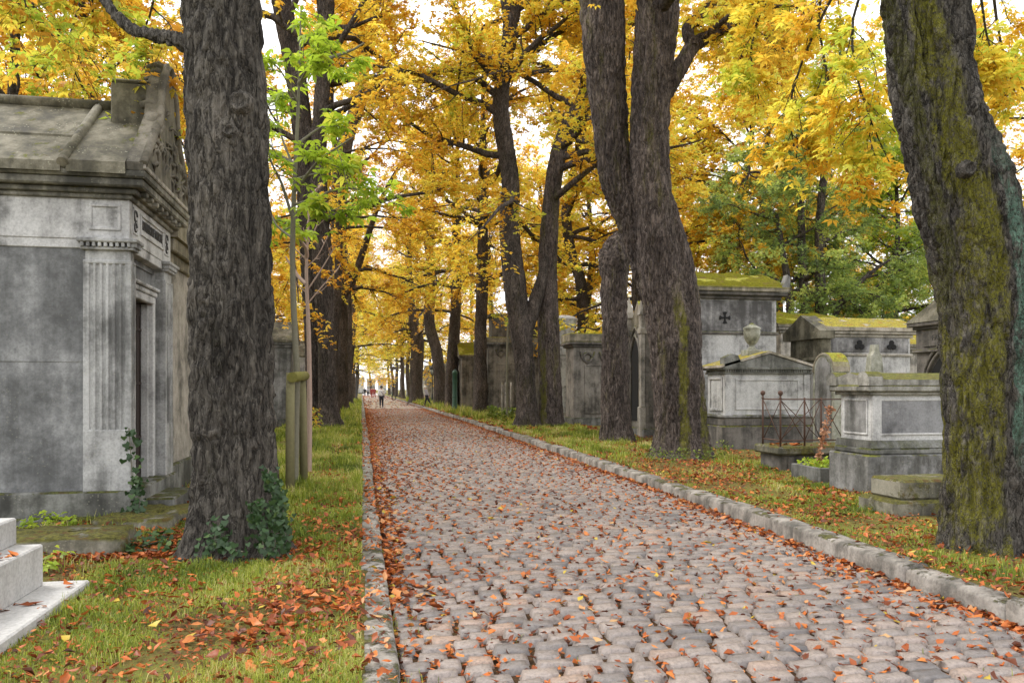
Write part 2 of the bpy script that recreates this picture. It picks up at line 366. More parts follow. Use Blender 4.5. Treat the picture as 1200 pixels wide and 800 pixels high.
class Geo:
    def __init__(self): self.v = []; self.f = []; self.n = 0; self.t = []
    def add(self, v, f, t=None):
        self.v.append(np.asarray(v, float)); self.f.append(np.asarray(f) + self.n); self.n += len(v)
        if t is not None: self.t.append(np.broadcast_to(t, (len(f),)))
    def mesh(self, name, off, smooth=False):
        v = np.vstack(self.v) - np.array(off)[None, :]
        return np_mesh(name, v, np.vstack(self.f), np.concatenate(self.t) if self.t else None, smooth)

def leaf_geo(rng, P, D, size, tint, kind='palm', flat=0.45, droop=0.35):
    """leaves at P, pointing along D; returns verts, quads, tint per face"""
    n = len(P)
    up = np.stack([rng.normal(0, flat, n), rng.normal(0, flat, n), np.ones(n)], -1); up /= np.linalg.norm(up, axis=1)[:, None]
    u = D - up * np.sum(D * up, 1)[:, None]; u /= np.linalg.norm(u, axis=1)[:, None] + 1e-6
    v = np.cross(up, u)
    s = size * rng.uniform(0.6, 1.25, n)
    if kind == 'palm': angs = [(-1.75, .62), (-0.85, .9), (0.0, 1.0), (0.85, .9), (1.75, .62)]; wd = 0.2
    elif kind == 'tri': angs = [(-0.95, .9), (0.0, 1.0), (0.95, .9)]; wd = 0.3
    elif kind == 'one': angs = [(0.0, 1.0)]; wd = 0.42
    else: angs = [(-0.6, .8), (0.0, 1.0), (0.55, .85)]; wd = 0.14
    Vs = []; T = []
    for a, l in angs:
        a2 = a + rng.normal(0, .12, n)
        dr = (np.cos(a2)[:, None] * u + np.sin(a2)[:, None] * v); sd = np.cross(up, dr)
        L = (s * l)[:, None]; W = (s * l * wd)[:, None]
        fall = droop * rng.uniform(0.3, 1.4, n)[:, None]
        b = P + dr * L * .04; tip = P + dr * L - up * L * fall
        m = P + dr * L * .6 - up * L * fall * .32
        lift = up * W * 0.35
        Vs.append(np.stack([b, m + sd * W + lift, tip, m - sd * W + lift], 1)); T.append(tint)
    V = np.stack(Vs, 1).reshape(-1, 3)
    Fq = np.arange(len(V)).reshape(-1, 4)
    return V, Fq, np.repeat(tint, len(angs))

def grow(rng, stems, z0, R, nl, nb, nt, lpt, size, wood, leaves, kind='palm', flat=0.45, droop=0.35, az0=None, azw=None,
         elo=12, ehi=62, extra=(), lr=0.42, clump=0.28, twig=(0.45, 1.0), hang=0.06, tbias=0.0):
    """limbs, branches, twigs and leaves on the given stems"""
    samp = [spline(s, 40) for s in stems]
    ztop = max(s[:, 2].max() for s in samp)
    cand = np.vstack([s[s[:, 2] > z0] for s in samp if (s[:, 2] > z0).any()]) if any((s[:, 2] > z0).any() for s in samp) else samp[0][-3:]
    limbs = []
    for st in samp:                                   # the leaders carry branches too
        up = st[st[:, 2] > z0 + 0.45 * (ztop - z0)]
        if len(up) > 4: limbs.append((spline(up[:, :3], 8), np.interp(np.linspace(0, 1, 8), np.linspace(0, 1, len(up)), up[:, 3]), False))
    for i in range(nl):
        c = cand[int(rng.integers(len(cand)))]
        h = (c[2] - z0) / max(ztop - z0, 0.1)
        az = i * 2.39996 + rng.normal(0, .4)
        if az0 is not None: az = az0 + rng.uniform(-azw, azw)
        el = math.radians(elo + (ehi - elo) * h + rng.normal(0, 8))
        L = R * (1.05 - 0.5 * h) * rng.uniform(.7, 1.12)
        d = np.array([math.cos(az) * math.cos(el), math.sin(az) * math.cos(el), math.sin(el)])
        k = 8; pts = [c[:3].copy()]
        for j in range(k - 1):
            d = d + rng.normal(0, .16, 3) + np.array([0, 0, -hang if h < .6 else 0.0]); d /= np.linalg.norm(d)
            pts.append(pts[-1] + d * L / (k - 1))
        r0 = max(0.03, min(c[3] * lr, 0.13))
        limbs.append((np.array(pts), r0 * (1 - np.linspace(0, 1, k)) ** .8 + .012, True))
    for e in extra:
        e = np.asarray(e); sp = spline(e, 10); limbs.append((sp[:, :3], sp[:, 3], True))
    LP = []; LD = []; LT = []
    for pts, rad, own in limbs:
        if own:
            v, f = sweep(pts, rad, 7); wood.add(v, f)
        k = len(pts); Ld = pts[-1] - pts[0]; Ln = np.linalg.norm(Ld)
        for j in range(nb):
            t = rng.uniform(.22, 1.0) if own else rng.uniform(0.1, 1.0)
            x = t * (k - 1); i0 = min(int(x), k - 2); p = pts[i0] + (pts[i0 + 1] - pts[i0]) * (x - i0)
            d = pts[i0 + 1] - pts[i0]; d = d / (np.linalg.norm(d) + 1e-9)
            if not own: d = d * 0.4
            q = rng.normal(0, 1, 3); q[2] *= 0.45; d = d * .8 + q / np.linalg.norm(q) * .8; d /= np.linalg.norm(d)
            bl = min(Ln, R) * rng.uniform(.26, .5) * (1.15 - .5 * t)
            bp = [p]
            for _ in range(4):
                d = d + rng.normal(0, .16, 3) + np.array([0, 0, -hang]); d /= np.linalg.norm(d); bp.append(bp[-1] + d * bl / 4)
            bp = np.array(bp); br = max(.008, np.interp(x, np.arange(k), rad) * .4)
            v, f = sweep(bp, np.linspace(br, .006, 5), 4); wood.add(v, f)
            base = rng.uniform(0, 1)
            tt = rng.uniform(.1, 1.0, nt); xi = np.minimum((tt * 4).astype(int), 3)
            tp = bp[xi] + (bp[xi + 1] - bp[xi]) * (tt * 4 - xi)[:, None]
            td = (bp[xi + 1] - bp[xi]); td /= np.linalg.norm(td, axis=1)[:, None]
            q = rng.normal(0, 1, (nt, 3)); q[:, 2] *= .5
            td = td * .7 + q * .5; td /= np.linalg.norm(td, axis=1)[:, None]
            tl = rng.uniform(*twig, nt)
            te = tp + td * tl[:, None]; te[:, 2] -= hang * 1.5 * tl
            # twig wood
            sd = np.cross(td, [0.1, 0.2, 1.0]); sd /= np.linalg.norm(sd, axis=1)[:, None] + 1e-6; s2 = np.cross(td, sd)
            tr = 0.005
            V = np.stack([tp + sd * tr, tp - sd * tr * .5 + s2 * tr * .87, tp - sd * tr * .5 - s2 * tr * .87,
                          te + sd * tr * .5, te - sd * tr * .25 + s2 * tr * .4, te - sd * tr * .25 - s2 * tr * .4], 1).reshape(-1, 3)
            o = np.arange(nt)[:, None, None] * 6
            wood.add(V, (o + np.array([[0, 1, 4, 3], [1, 2, 5, 4], [2, 0, 3, 5]])[None]).reshape(-1, 4))
            s = rng.uniform(.12, 1.05, (nt, lpt))
            P = tp[:, None, :] + (te - tp)[:, None, :] * s[..., None] + rng.normal(0, .05, (nt, lpt, 3))
            dd = td[:, None, :] * .5 + rng.normal(0, .7, (nt, lpt, 3)); dd[..., 2] *= .3
            LP.append(P.reshape(-1, 3)); LD.append(dd.reshape(-1, 3))
            LT.append(np.clip(.5 + tbias + (base - .5) * clump * 2.2 + rng.normal(0, .17, nt * lpt), 0, 1))
    P = np.vstack(LP); D = np.vstack(LD); Tn = np.concatenate(LT)
    ok = P[:, 2] > 0.6
    P, D, Tn = P[ok], D[ok], Tn[ok]
    v, f, t = leaf_geo(rng, P, D, size, Tn, kind, flat, droop)
    leaves.add(v, f, t)

def tree(label, stems, seed, leafm, barkm, zb=0.1, name='chestnut_tree', cat='tree', group=None, detail=(40, 120), amp=0.02, flare=0.5,
         crown=None, extra_tubes=(), base=None, lobes=0.14):
    """thing > trunk, branches, crown"""
    b = base if base is not None else (stems[0][0][0], stems[0][0][1], zb)
    root = thing(name, label, cat, b, group)
    g = Geo()
    for i, s in enumerate(stems):
        s = np.array(s)
        if i == 0:
            s = np.vstack([[s[0][0], s[0][1], s[0][2] - 0.35, s[0][3]], s])
        v, f = bark_tube(s, detail[0], detail[1], seed + i * 7, amp, lobes, flare if i == 0 else 0, zb)
        g.add(v, f)
    for s in extra_tubes:
        v, f = bark_tube(np.array(s), max(10, detail[0] // 3), max(20, detail[1] // 4), seed + 50, amp * .6, 0.1)
        g.add(v, f)
    link('trunk', g.mesh('trunk', b, True), barkm, root)
    if crown:
        rng = np.random.default_rng(seed); w = Geo(); l = Geo()
        sets = crown if isinstance(crown, list) else [crown]
        for c in sets:
            c = dict(c); st = c.pop('stems', stems)
            grow(rng, [np.array(x) for x in st], wood=w, leaves=l, **c)
        link('branches', w.mesh('branches', b, True), barkm, root)
        link('crown', l.mesh('crown', b), leafm, root)
    return root
def dup(root, loc, rz=0.0, label=None, group=None, sc=1.0):
    r = root.copy(); COL.objects.link(r); r.location = loc; r.rotation_euler = (0, 0, rz); r.scale = (sc, sc, sc)
    if label: r['label'] = label
    if group: r['group'] = group
    for ch in list(root.children):
        c = ch.copy(); COL.objects.link(c); c.parent = r
        for g in list(ch.children):
            d = g.copy(); COL.objects.link(d); d.parent = c
    return r

# ------------------------------------------------------------------ ground, road, kerbs
XR_Y = np.array([-5, 4, 6.5, 11, 21, 38, 80, 400.]); XR_X = np.array([4.15, 4.28, 4.35, 4.55, 4.70, 4.85, 4.75, 4.75])
def xr(y): return np.interp(y, XR_Y, XR_X)
XL = 0.2
def gz(x, y):
    x = np.asarray(x, float); y = np.asarray(y, float)
    n = fbm(np.stack([x * 0.9, y * 0.9, np.zeros_like(x)], -1), 3, 3) - 0.5
    n2 = fbm(np.stack([x * 4, y * 4, np.zeros_like(x)], -1), 2, 8) - 0.5
    r = xr(y)
    left = 0.075 + 0.05 * n * np.clip(-x, 0, 1) + 0.02 * n2 * np.clip(-x * 2, 0, 1)
    right = 0.145 + (0.06 * n + 0.025 * n2) * np.clip(x - r - .3, 0, 1)
    return np.where(x < 2, left, right)
def build_ground():
    ys = np.concatenate([[-60, -20, -5], np.arange(0, 30, .25), np.arange(30, 80, 1.0), np.arange(80, 200, 6), [220, 300, 500, 900]])
    xl = np.concatenate([[-700, -200, -80, -40, -25, -15, -10], np.arange(-8, -.1, .22), [-.02]])
    xrr = np.concatenate([[0.2], np.arange(.3, 6, .22), [7, 8, 10, 14, 20, 30, 60, 200, 700]])
    rows = []
    for y in ys:
        r = float(xr(y))
        a = np.stack([xl, np.full(len(xl), y), gz(xl, np.full(len(xl), y))], -1)
        mid = np.array([[.05, y, .06], [.08, y, -.09], [r + .12, y, -.09], [r + .12, y, .13]])
        x2 = xrr + r; b = np.stack([x2, np.full(len(x2), y), gz(x2, np.full(len(x2), y))], -1)
        rows.append(np.vstack([a, mid, b]))
    V = np.vstack(rows); n = len(rows[0]); i = np.arange(len(ys) - 1)[:, None]; j = np.arange(n - 1)[None, :]
    Fq = np.stack([i * n + j, i * n + j + 1, (i + 1) * n + j + 1, (i + 1) * n + j], -1).reshape(-1, 4)
    t = NT('verge_soil'); p = t.pos()
    a = t.noise(p, 1.3, 8, .7); b = t.noise(p, 22, 6, .7); c = t.noise(p, 90, 3, .7)
    col = t.ramp(t.step(t.math('ADD', t.math('MULTIPLY', a, .7), t.math('MULTIPLY', b, .5)), .4, .85),
                 [(0, (.06, .042, .022)), (.35, (.15, .125, .04)), (.65, (.17, .19, .04)), (1, (.26, .25, .07))])
    orange = t.step(t.noise(t.pos(), 45, 4, .7), .56, .62)
    col = t.mix(t.math('MULTIPLY', orange, .7), col, (.30, .12, .04))
    m = t.bsdf(col, .95, t.math('ADD', b, c), .03, .8, spec=.1)
    o = link('ground', np_mesh('ground', V, Fq, smooth=True), m); tag(o, kind='structure')
build_ground()

SETT = []
def build_road():
    rng = np.random.default_rng(11)
    n = 6; lin = np.linspace(-1, 1, n)
    gx, gy = np.meshgrid(lin, lin, indexing='xy')
    e = np.sign(lin) * (1 - (1 - np.abs(lin)) ** 1.5)
    gx = np.sign(gx) * (1 - (1 - np.abs(gx)) ** 1.6); gy = np.sign(gy) * (1 - (1 - np.abs(gy)) ** 1.6)
    rim = np.maximum(np.abs(gx), np.abs(gy)) > .999
    i = np.arange(n - 1)[:, None]; j = np.arange(n - 1)[None, :]
    fq = np.stack([i * n + j, i * n + j + 1, (i + 1) * n + j + 1, (i + 1) * n + j], -1).reshape(-1, 4)
    Vs = []; Ts = []; cnt = 0
    y = 2.6
    while y < 62:
        dy = 0.143 * rng.uniform(.93, 1.07)
        x = XL + .005 + rng.uniform(-.12, 0.0); wob = rng.uniform(-.01, .01)
        X1 = float(xr(y))
        while x < X1 - .03:
            w = rng.uniform(.165, .27)
            x0 = max(x, XL + .01); x1 = min(x + w, X1 - .005)
            if x1 - x0 > .05:
                cx, cy = (x0 + x1) / 2, y + wob + .012 * math.sin(cxw(x0)) + rng.normal(0, .004)
                hx, hy = (x1 - x0) / 2 - rng.uniform(.004, .010), dy / 2 - rng.uniform(.004, .008)
                rot = rng.normal(0, .014)
                k = rng.uniform(5, 12)
                # superellipse rounding of the corners
                s = (np.abs(gx) ** k + np.abs(gy) ** k + 1e-9) ** (1 / k); mx = np.maximum(np.abs(gx), np.abs(gy)) + 1e-9
                sh = mx / s * .45 + .55
                lx = gx * sh * hx * (1 + rng.normal(0, .018, gx.shape)); ly = gy * sh * hy * (1 + rng.normal(0, .025, gx.shape))
                d = np.clip(mx, 0, 1)
                z = rng.normal(0.0, .0035) + .015 * (1 - d ** 4.5) + rng.normal(0, .0018, gx.shape) + rng.normal(0, .004) * gx + rng.normal(.003, .005) * gy
                z = np.where(rim, -.06, z - np.where(d > .9, .004, 0))
                c, sn = math.cos(rot), math.sin(rot)
                Vs.append(np.stack([cx + lx * c - ly * sn, cy + lx * sn + ly * c, z + camber(cx, y)], -1).reshape(-1, 3))
                Ts.append(np.clip(rng.normal(.5, .24), 0, 1)); SETT.append((cx, cy, hx, hy))
            x += w
        y += dy
    m = len(Vs); V = np.vstack(Vs)
    Fq = (np.arange(m)[:, None, None] * n * n + fq[None]).reshape(-1, 4)
    T = np.repeat(np.array(Ts), len(fq))
    t = NT('granite_setts'); p = t.pos(); a = t.n('ShaderNodeAttribute', attribute_name='tint').outputs['Fac']
    col = t.ramp(a, [(0, (.11, .099, .096)), (.2, (.185, .160, .147)), (.5, (.265, .220, .194)), (.75, (.325, .262, .224)), (1, (.35, .24, .18))])
    n1 = t.noise(p, 55, 6, .75); n2 = t.noise(p, 9, 6, .7); n3 = t.noise(p, .8, 4)
    col = t.mix(t.math('MULTIPLY', t.step(n1, .42, .66), .6), col, (.06, .052, .047)); col = t.mix(t.math('MULTIPLY', t.step(t.noise(p, 16, 7, .8), .52, .64), .5), col, (.10, .075, .055))
    col = t.mix(t.math('MULTIPLY', t.step(n2, .5, .7), .3), col, (.32, .285, .27))
    col = t.mix(t.math('MULTIPLY', t.step(n3, .5, .75), .3), col, (.18, .15, .13))
    m1 = t.bsdf(col, .44, t.math('ADD', n1, t.math('MULTIPLY', n2, 1.6)), .012, .7, spec=.8)
    o = link('cobbled_road', np_mesh('cobbled_road', V, Fq, T, smooth=True), m1); tag(o, kind='structure')
    # bed of earth and leaf crumbs in the joints, and the far, unresolvable stretch of paving in a lightened colour
    ys = np.concatenate([np.arange(-4, 62, 1.0), [62.0]]); g = Geo()
    def strip(ys, z):
        rows = []
        for yy in ys:
            xs = np.linspace(.12, float(xr(yy)) + .1, 9); rows.append(np.stack([xs, np.full(9, yy), z + np.array([camber(q, yy) for q in xs])], -1))
        i = np.arange(len(ys) - 1)[:, None]; j = np.arange(8)[None, :]
        return np.vstack(rows), np.stack([i * 9 + j, i * 9 + j + 1, i * 9 + j + 10, i * 9 + j + 9], -1).reshape(-1, 4)
    v, f = strip(ys, -.03)
    t = NT('joint_earth'); p = t.pos(); n1 = t.noise(p, 60, 5, .75); n2 = t.noise(p, 2.2, 5, .7)
    col = t.ramp(n1, [(.3, (.03, .022, .015)), (.52, (.07, .042, .022)), (.66, (.18, .075, .03)), (.82, (.28, .13, .055))])
    col = t.mix(t.math('MULTIPLY', t.step(n2, .55, .68), .6), col, (.10, .11, .03))
    o = link('road_bed', np_mesh('road_bed', v, f, smooth=True), t.bsdf(col, .95, n1, .02, .8, spec=.1)); tag(o, kind='structure')
    v, f = strip(np.concatenate([np.arange(62, 200, 4.0), [230, 300]]), .006)
    t = NT('far_paving_lightened'); p = t.pos(); n1 = t.noise(p, 6, 5, .8); n2 = t.noise(p, .5, 5, .7)
    col = t.ramp(n1, [(.3, (.22, .19, .17)), (.55, (.32, .27, .245)), (.75, (.36, .22, .15))])  # lightened to stand for the open sky's light on the far road
    o = link('far_road', np_mesh('far_road', v, f, smooth=True), t.bsdf(col, .45, n1, .02, .5, spec=.6)); tag(o, kind='structure')
def cxw(x): return x * 1.7
def camber(x, y): return 0.045 * (1 - ((x - 2.4) / 2.25) ** 2) - 0.01 if 0 < x < 5 else 0.0
build_road()

def build_kerb(side):
    rng = np.random.default_rng(5 if side < 0 else 6); mb = MB()
    y = 1.5
    while y < 200:
        L = rng.uniform(1.0, 2.0) if y < 60 else 3.0
        y1 = y + L; g = .008
        if side < 0:
            x0, x1 = -.015 + rng.normal(0, .008), XL + rng.normal(0, .012); z0, z1 = -.1, .088 + rng.normal(0, .012)
        else:
            a = float(xr((y + y1) / 2)); x0, x1 = a + rng.normal(0, .012), a + .26 + rng.normal(0, .02); z0, z1 = -.1, .158 + rng.normal(0, .012)
        nx, ny = 7, max(4, int(L / .09)) if y < 25 else 4
        # rounded, slightly eroded stone: a cross-section swept along its length
        pr = [(0, z0), (0, z1 - .035), (.012, z1 - .01), (.045, z1), ((x1 - x0) * .5, z1 + .004), (x1 - x0 - .02, z1 - .002), (x1 - x0, z1 - .03), (x1 - x0, z0)]
        if side < 0: pr = [(x1 - x0 - u, v) for u, v in pr][::-1]
        rows = []; yy = np.linspace(y + g, y1 - g, ny)
        sx = float(xr(y1) - xr(y)) if side > 0 else 0
        for k, q in enumerate(yy):
            e = 0.014 if k in (0, ny - 1) else 0
            u = np.array(pr); top = u[:, 1] > 0
            w = fbm(np.stack([u[:, 0] * 4 + x0 * 40, np.full(len(u), q * 2.2), u[:, 1] * 4 + y], -1), 2, 2) - .5
            X = x0 + u[:, 0] + w * .018 + sx * (k / max(ny - 1, 1) - .5); Z = u[:, 1] + np.where(top, w * .016 - e * .45, 0)
            rows.append(np.stack([X, np.full(len(u), q), Z], -1))
        n = len(pr); V = np.vstack(rows)
        fs = [(k * n + j, k * n + j + 1, (k + 1) * n + j + 1, (k + 1) * n + j) for k in range(ny - 1) for j in range(n - 1)]
        fs += [tuple(range(n)), tuple(range((ny - 1) * n, ny * n))]
        mb.add(V, fs, True); y = y1
    o = mb.build('kerb', M['kerb']); tag(o, kind='structure')
build_kerb(-1); build_kerb(1)

# ------------------------------------------------------------------ litter and grass
LITTER_BOXES = []          # (x0,x1,y0,y1,z,count) on top of stones
def build_litter():
    rng = np.random.default_rng(21)
    P = []; SZ = []; DN = []
    se = np.array(SETT)
    wgt = np.clip(9.0 / np.maximum(se[:, 1], 5), .12, 1.6)
    edge = np.minimum(se[:, 0] - XL, xr(se[:, 1]) - se[:, 0])
    leftd = se[:, 0] - XL; rightd = xr(se[:, 1]) - se[:, 0]
    dens = 1.5 + 2.2 * np.exp(-leftd / .28) + 2.6 * np.exp(-rightd / .3)
    dens *= .5 + 1.1 * fbm(np.stack([se[:, 0] * .8, se[:, 1] * .5, se[:, 0] * 0], -1), 3, 4)
    dens += 6.0 * np.clip((se[:, 1] - 8) / 16, 0, 1) * np.exp(-leftd / .75) + 2.0 * np.clip((se[:, 1] - 10) / 15, 0, 1) * np.exp(-rightd / .6)
    # in the joints
    k = rng.choice(len(se), 66000, p=dens / dens.sum()); s = se[k]
    side = rng.integers(0, 4, len(k)); u = rng.uniform(-1, 1, len(k))
    ox = np.where(side == 0, -1.06, np.where(side == 1, 1.06, u)) * s[:, 2]
    oy = np.where(side == 2, -1.08, np.where(side == 3, 1.08, u)) * s[:, 3]
    x = s[:, 0] + ox + rng.normal(0, .008, len(k)); y = s[:, 1] + oy + rng.normal(0, .008, len(k))
    z = rng.uniform(-.018, .012, len(k)) + .045 * (1 - ((x - 2.4) / 2.25) ** 2) - .008
    P.append(np.stack([x, y, z], -1)); SZ.append(rng.uniform(.012, .045, len(k))); DN.append(np.full(len(k), .5))
    # on the stones
    k = rng.choice(len(se), 11500, p=dens ** 1.3 / (dens ** 1.3).sum()); s = se[k]
    x = s[:, 0] + rng.uniform(-1, 1, len(k)) * s[:, 2]; y = s[:, 1] + rng.uniform(-1, 1, len(k)) * s[:, 3]
    P.append(np.stack([x, y, .018 + .045 * (1 - ((x - 2.4) / 2.25) ** 2)], -1)); SZ.append(rng.uniform(.016, .05, len(k))); DN.append(np.full(len(k), .35))
    # gutters: thick drifts against both kerbs
    for sgn, cnt in ((-1, 2600), (1, 4600)):
        y = (6.0 if sgn < 0 else 3.2) + 60 * rng.uniform(0, 1, cnt) ** (1.35 if sgn < 0 else 1.6)
        drift = np.clip(fbm(np.stack([y * .7, y * 0, y * 0 + sgn], -1), 3, 9) * 2 - .35, .1, 1)
        off = rng.exponential(.10 + .16 * np.clip(y / 25, 0, 1.2), cnt) * drift * 1.4 + .015
        x = XL + off if sgn < 0 else xr(y) - off
        P.append(np.stack([x, y, rng.uniform(.0, .035, cnt) * np.exp(-off / .3)], -1)); SZ.append(rng.uniform(.022, .062, cnt)); DN.append(np.full(cnt, .6))
    # far road
    cnt = 1800; y = 60 + 120 * rng.uniform(0, 1, cnt); u = rng.beta(.45, .5, cnt); x = XL + u * (xr(y) - XL)
    P.append(np.stack([x, y, np.full(cnt, .05)], -1)); SZ.append(rng.uniform(.05, .13, cnt)); DN.append(np.full(cnt, .2))
    # verges
    def verge(x0f, x1f, y0, y1, cnt, thr, size):
        y = y0 + (y1 - y0) * rng.uniform(0, 1, cnt) ** 1.6; x = x0f(y) + (x1f(y) - x0f(y)) * rng.uniform(0, 1, cnt)
        m = fbm(np.stack([x * 1.6, y * 1.2, x * 0], -1), 4, 33); ok = m > thr + rng.normal(0, .17, cnt)
        x, y = x[ok], y[ok]
        P.append(np.stack([x, y, gz(x, y) + rng.uniform(.012, .06, len(x))], -1)); SZ.append(rng.uniform(.018, .066, len(x)) * size); DN.append(np.full(len(x), .7))
    verge(lambda y: -3.6 + 0 * y, lambda y: -.02 + 0 * y, 3.4, 16, 10500, .60, .72)
    verge(lambda y: -.75 + 0 * y, lambda y: .18 + 0 * y, 3.4, 40, 7500, .52, .75)
    verge(lambda y: -3.0 + 0 * y, lambda y: -1.0 + 0 * y, 7.6, 11.0, 3000, .45, .85)
    verge(lambda y: -2.9 + 0 * y, lambda y: -1.7 + 0 * y, 3.6, 5.2, 700, .42, .8)
    verge(lambda y: xr(y) + .1, lambda y: xr(y) + 4.0, 4.0, 26, 24000, .56, .7)
    verge(lambda y: xr(y) + .1, lambda y: xr(y) + 3.5, 26, 80, 5000, .46, 1.8)
    for x0, x1, y0, y1, cnt in ((-3.2, 0, 3.4, 14, 11000), (4.6, 8.6, 4, 18, 13000)):     # crumbs of broken leaf
        y = y0 + (y1 - y0) * rng.uniform(0, 1, cnt) ** 1.5; x = rng.uniform(x0, x1, cnt); ok = (x < 1) | (x > xr(y) + .3); x, y = x[ok], y[ok]
        P.append(np.stack([x, y, gz(x, y) + rng.uniform(.004, .03, len(x))], -1)); SZ.append(rng.uniform(.007, .024, len(x))); DN.append(np.full(len(x), .8))
    for (x0, x1, y0, y1, z, c) in LITTER_BOXES:
        P.append(np.stack([rng.uniform(x0, x1, c), rng.uniform(y0, y1, c), np.full(c, z + .008)], -1)); SZ.append(rng.uniform(.03, .08, c)); DN.append(np.full(c, .3))
    P = np.vstack(P); SZ = np.concatenate(SZ); DN = np.concatenate(DN); n = len(P)
    a = rng.uniform(0, 2 * PI, n); tilt = rng.normal(0, 1, (n, 2)) * DN[:, None] * .75
    up = np.stack([tilt[:, 0], tilt[:, 1], np.ones(n)], -1); up /= np.linalg.norm(up, axis=1)[:, None]
    u = np.stack([np.cos(a), np.sin(a), np.zeros(n)], -1); u -= up * np.sum(u * up, 1)[:, None]; u /= np.linalg.norm(u, axis=1)[:, None]
    v = np.cross(up, u); L = SZ[:, None]; W = L * rng.uniform(.28, .6, n)[:, None]; cu = (rng.uniform(-.25, .8, n)[:, None]) * W; c2 = rng.uniform(-.2, .5, n)[:, None] * L * .5
    b = P - u * L + up * c2; m1 = P - u * L * .05; t = P + u * L + up * c2 * rng.uniform(.2, 1.4, n)[:, None]
    V = np.stack([b, m1 + v * W + up * cu, P + u * L * .45 + v * W * .75 + up * (cu + c2 * .3), t, P + u * L * .45 - v * W * .7 + up * (cu + c2 * .3), m1 - v * W + up * cu, m1, P + u * L * .45 + up * c2 * .2], 1)
    V = (V + rng.normal(0, .13, V.shape) * SZ[:, None, None] * np.array([1, 1, .8])).reshape(-1, 3)
    o = np.arange(n)[:, None, None] * 8
    Fq = (o + np.array([[0, 6, 1, 1], [6, 7, 2, 1], [7, 3, 2, 2], [0, 5, 6, 6], [6, 5, 4, 7], [7, 4, 3, 3]])[None])
    tri = np.array([[0, 6, 1], [6, 7, 2], [6, 2, 1], [7, 3, 2], [0, 5, 6], [6, 5, 4], [6, 4, 7], [7, 4, 3]])
    Fq = (o + tri[None]).reshape(-1, 3)
    tint = np.clip(rng.beta(1.25, 1.5, n) + .0, 0, .93); tint = np.where((P[:, 0] < 0) | (P[:, 0] > xr(P[:, 1]) + .25), tint * .78, tint); tint = np.where(rng.uniform(0, 1, n) < .025, 1.0, tint)
    ob = link('fallen_leaves', np_mesh('fallen_leaves', V, Fq, np.repeat(tint, 8)), M['litter'])
    tag(ob, 'crisp orange brown chestnut leaves lying along the setts, kerbs and grass', 'fallen leaves', kind='stuff')

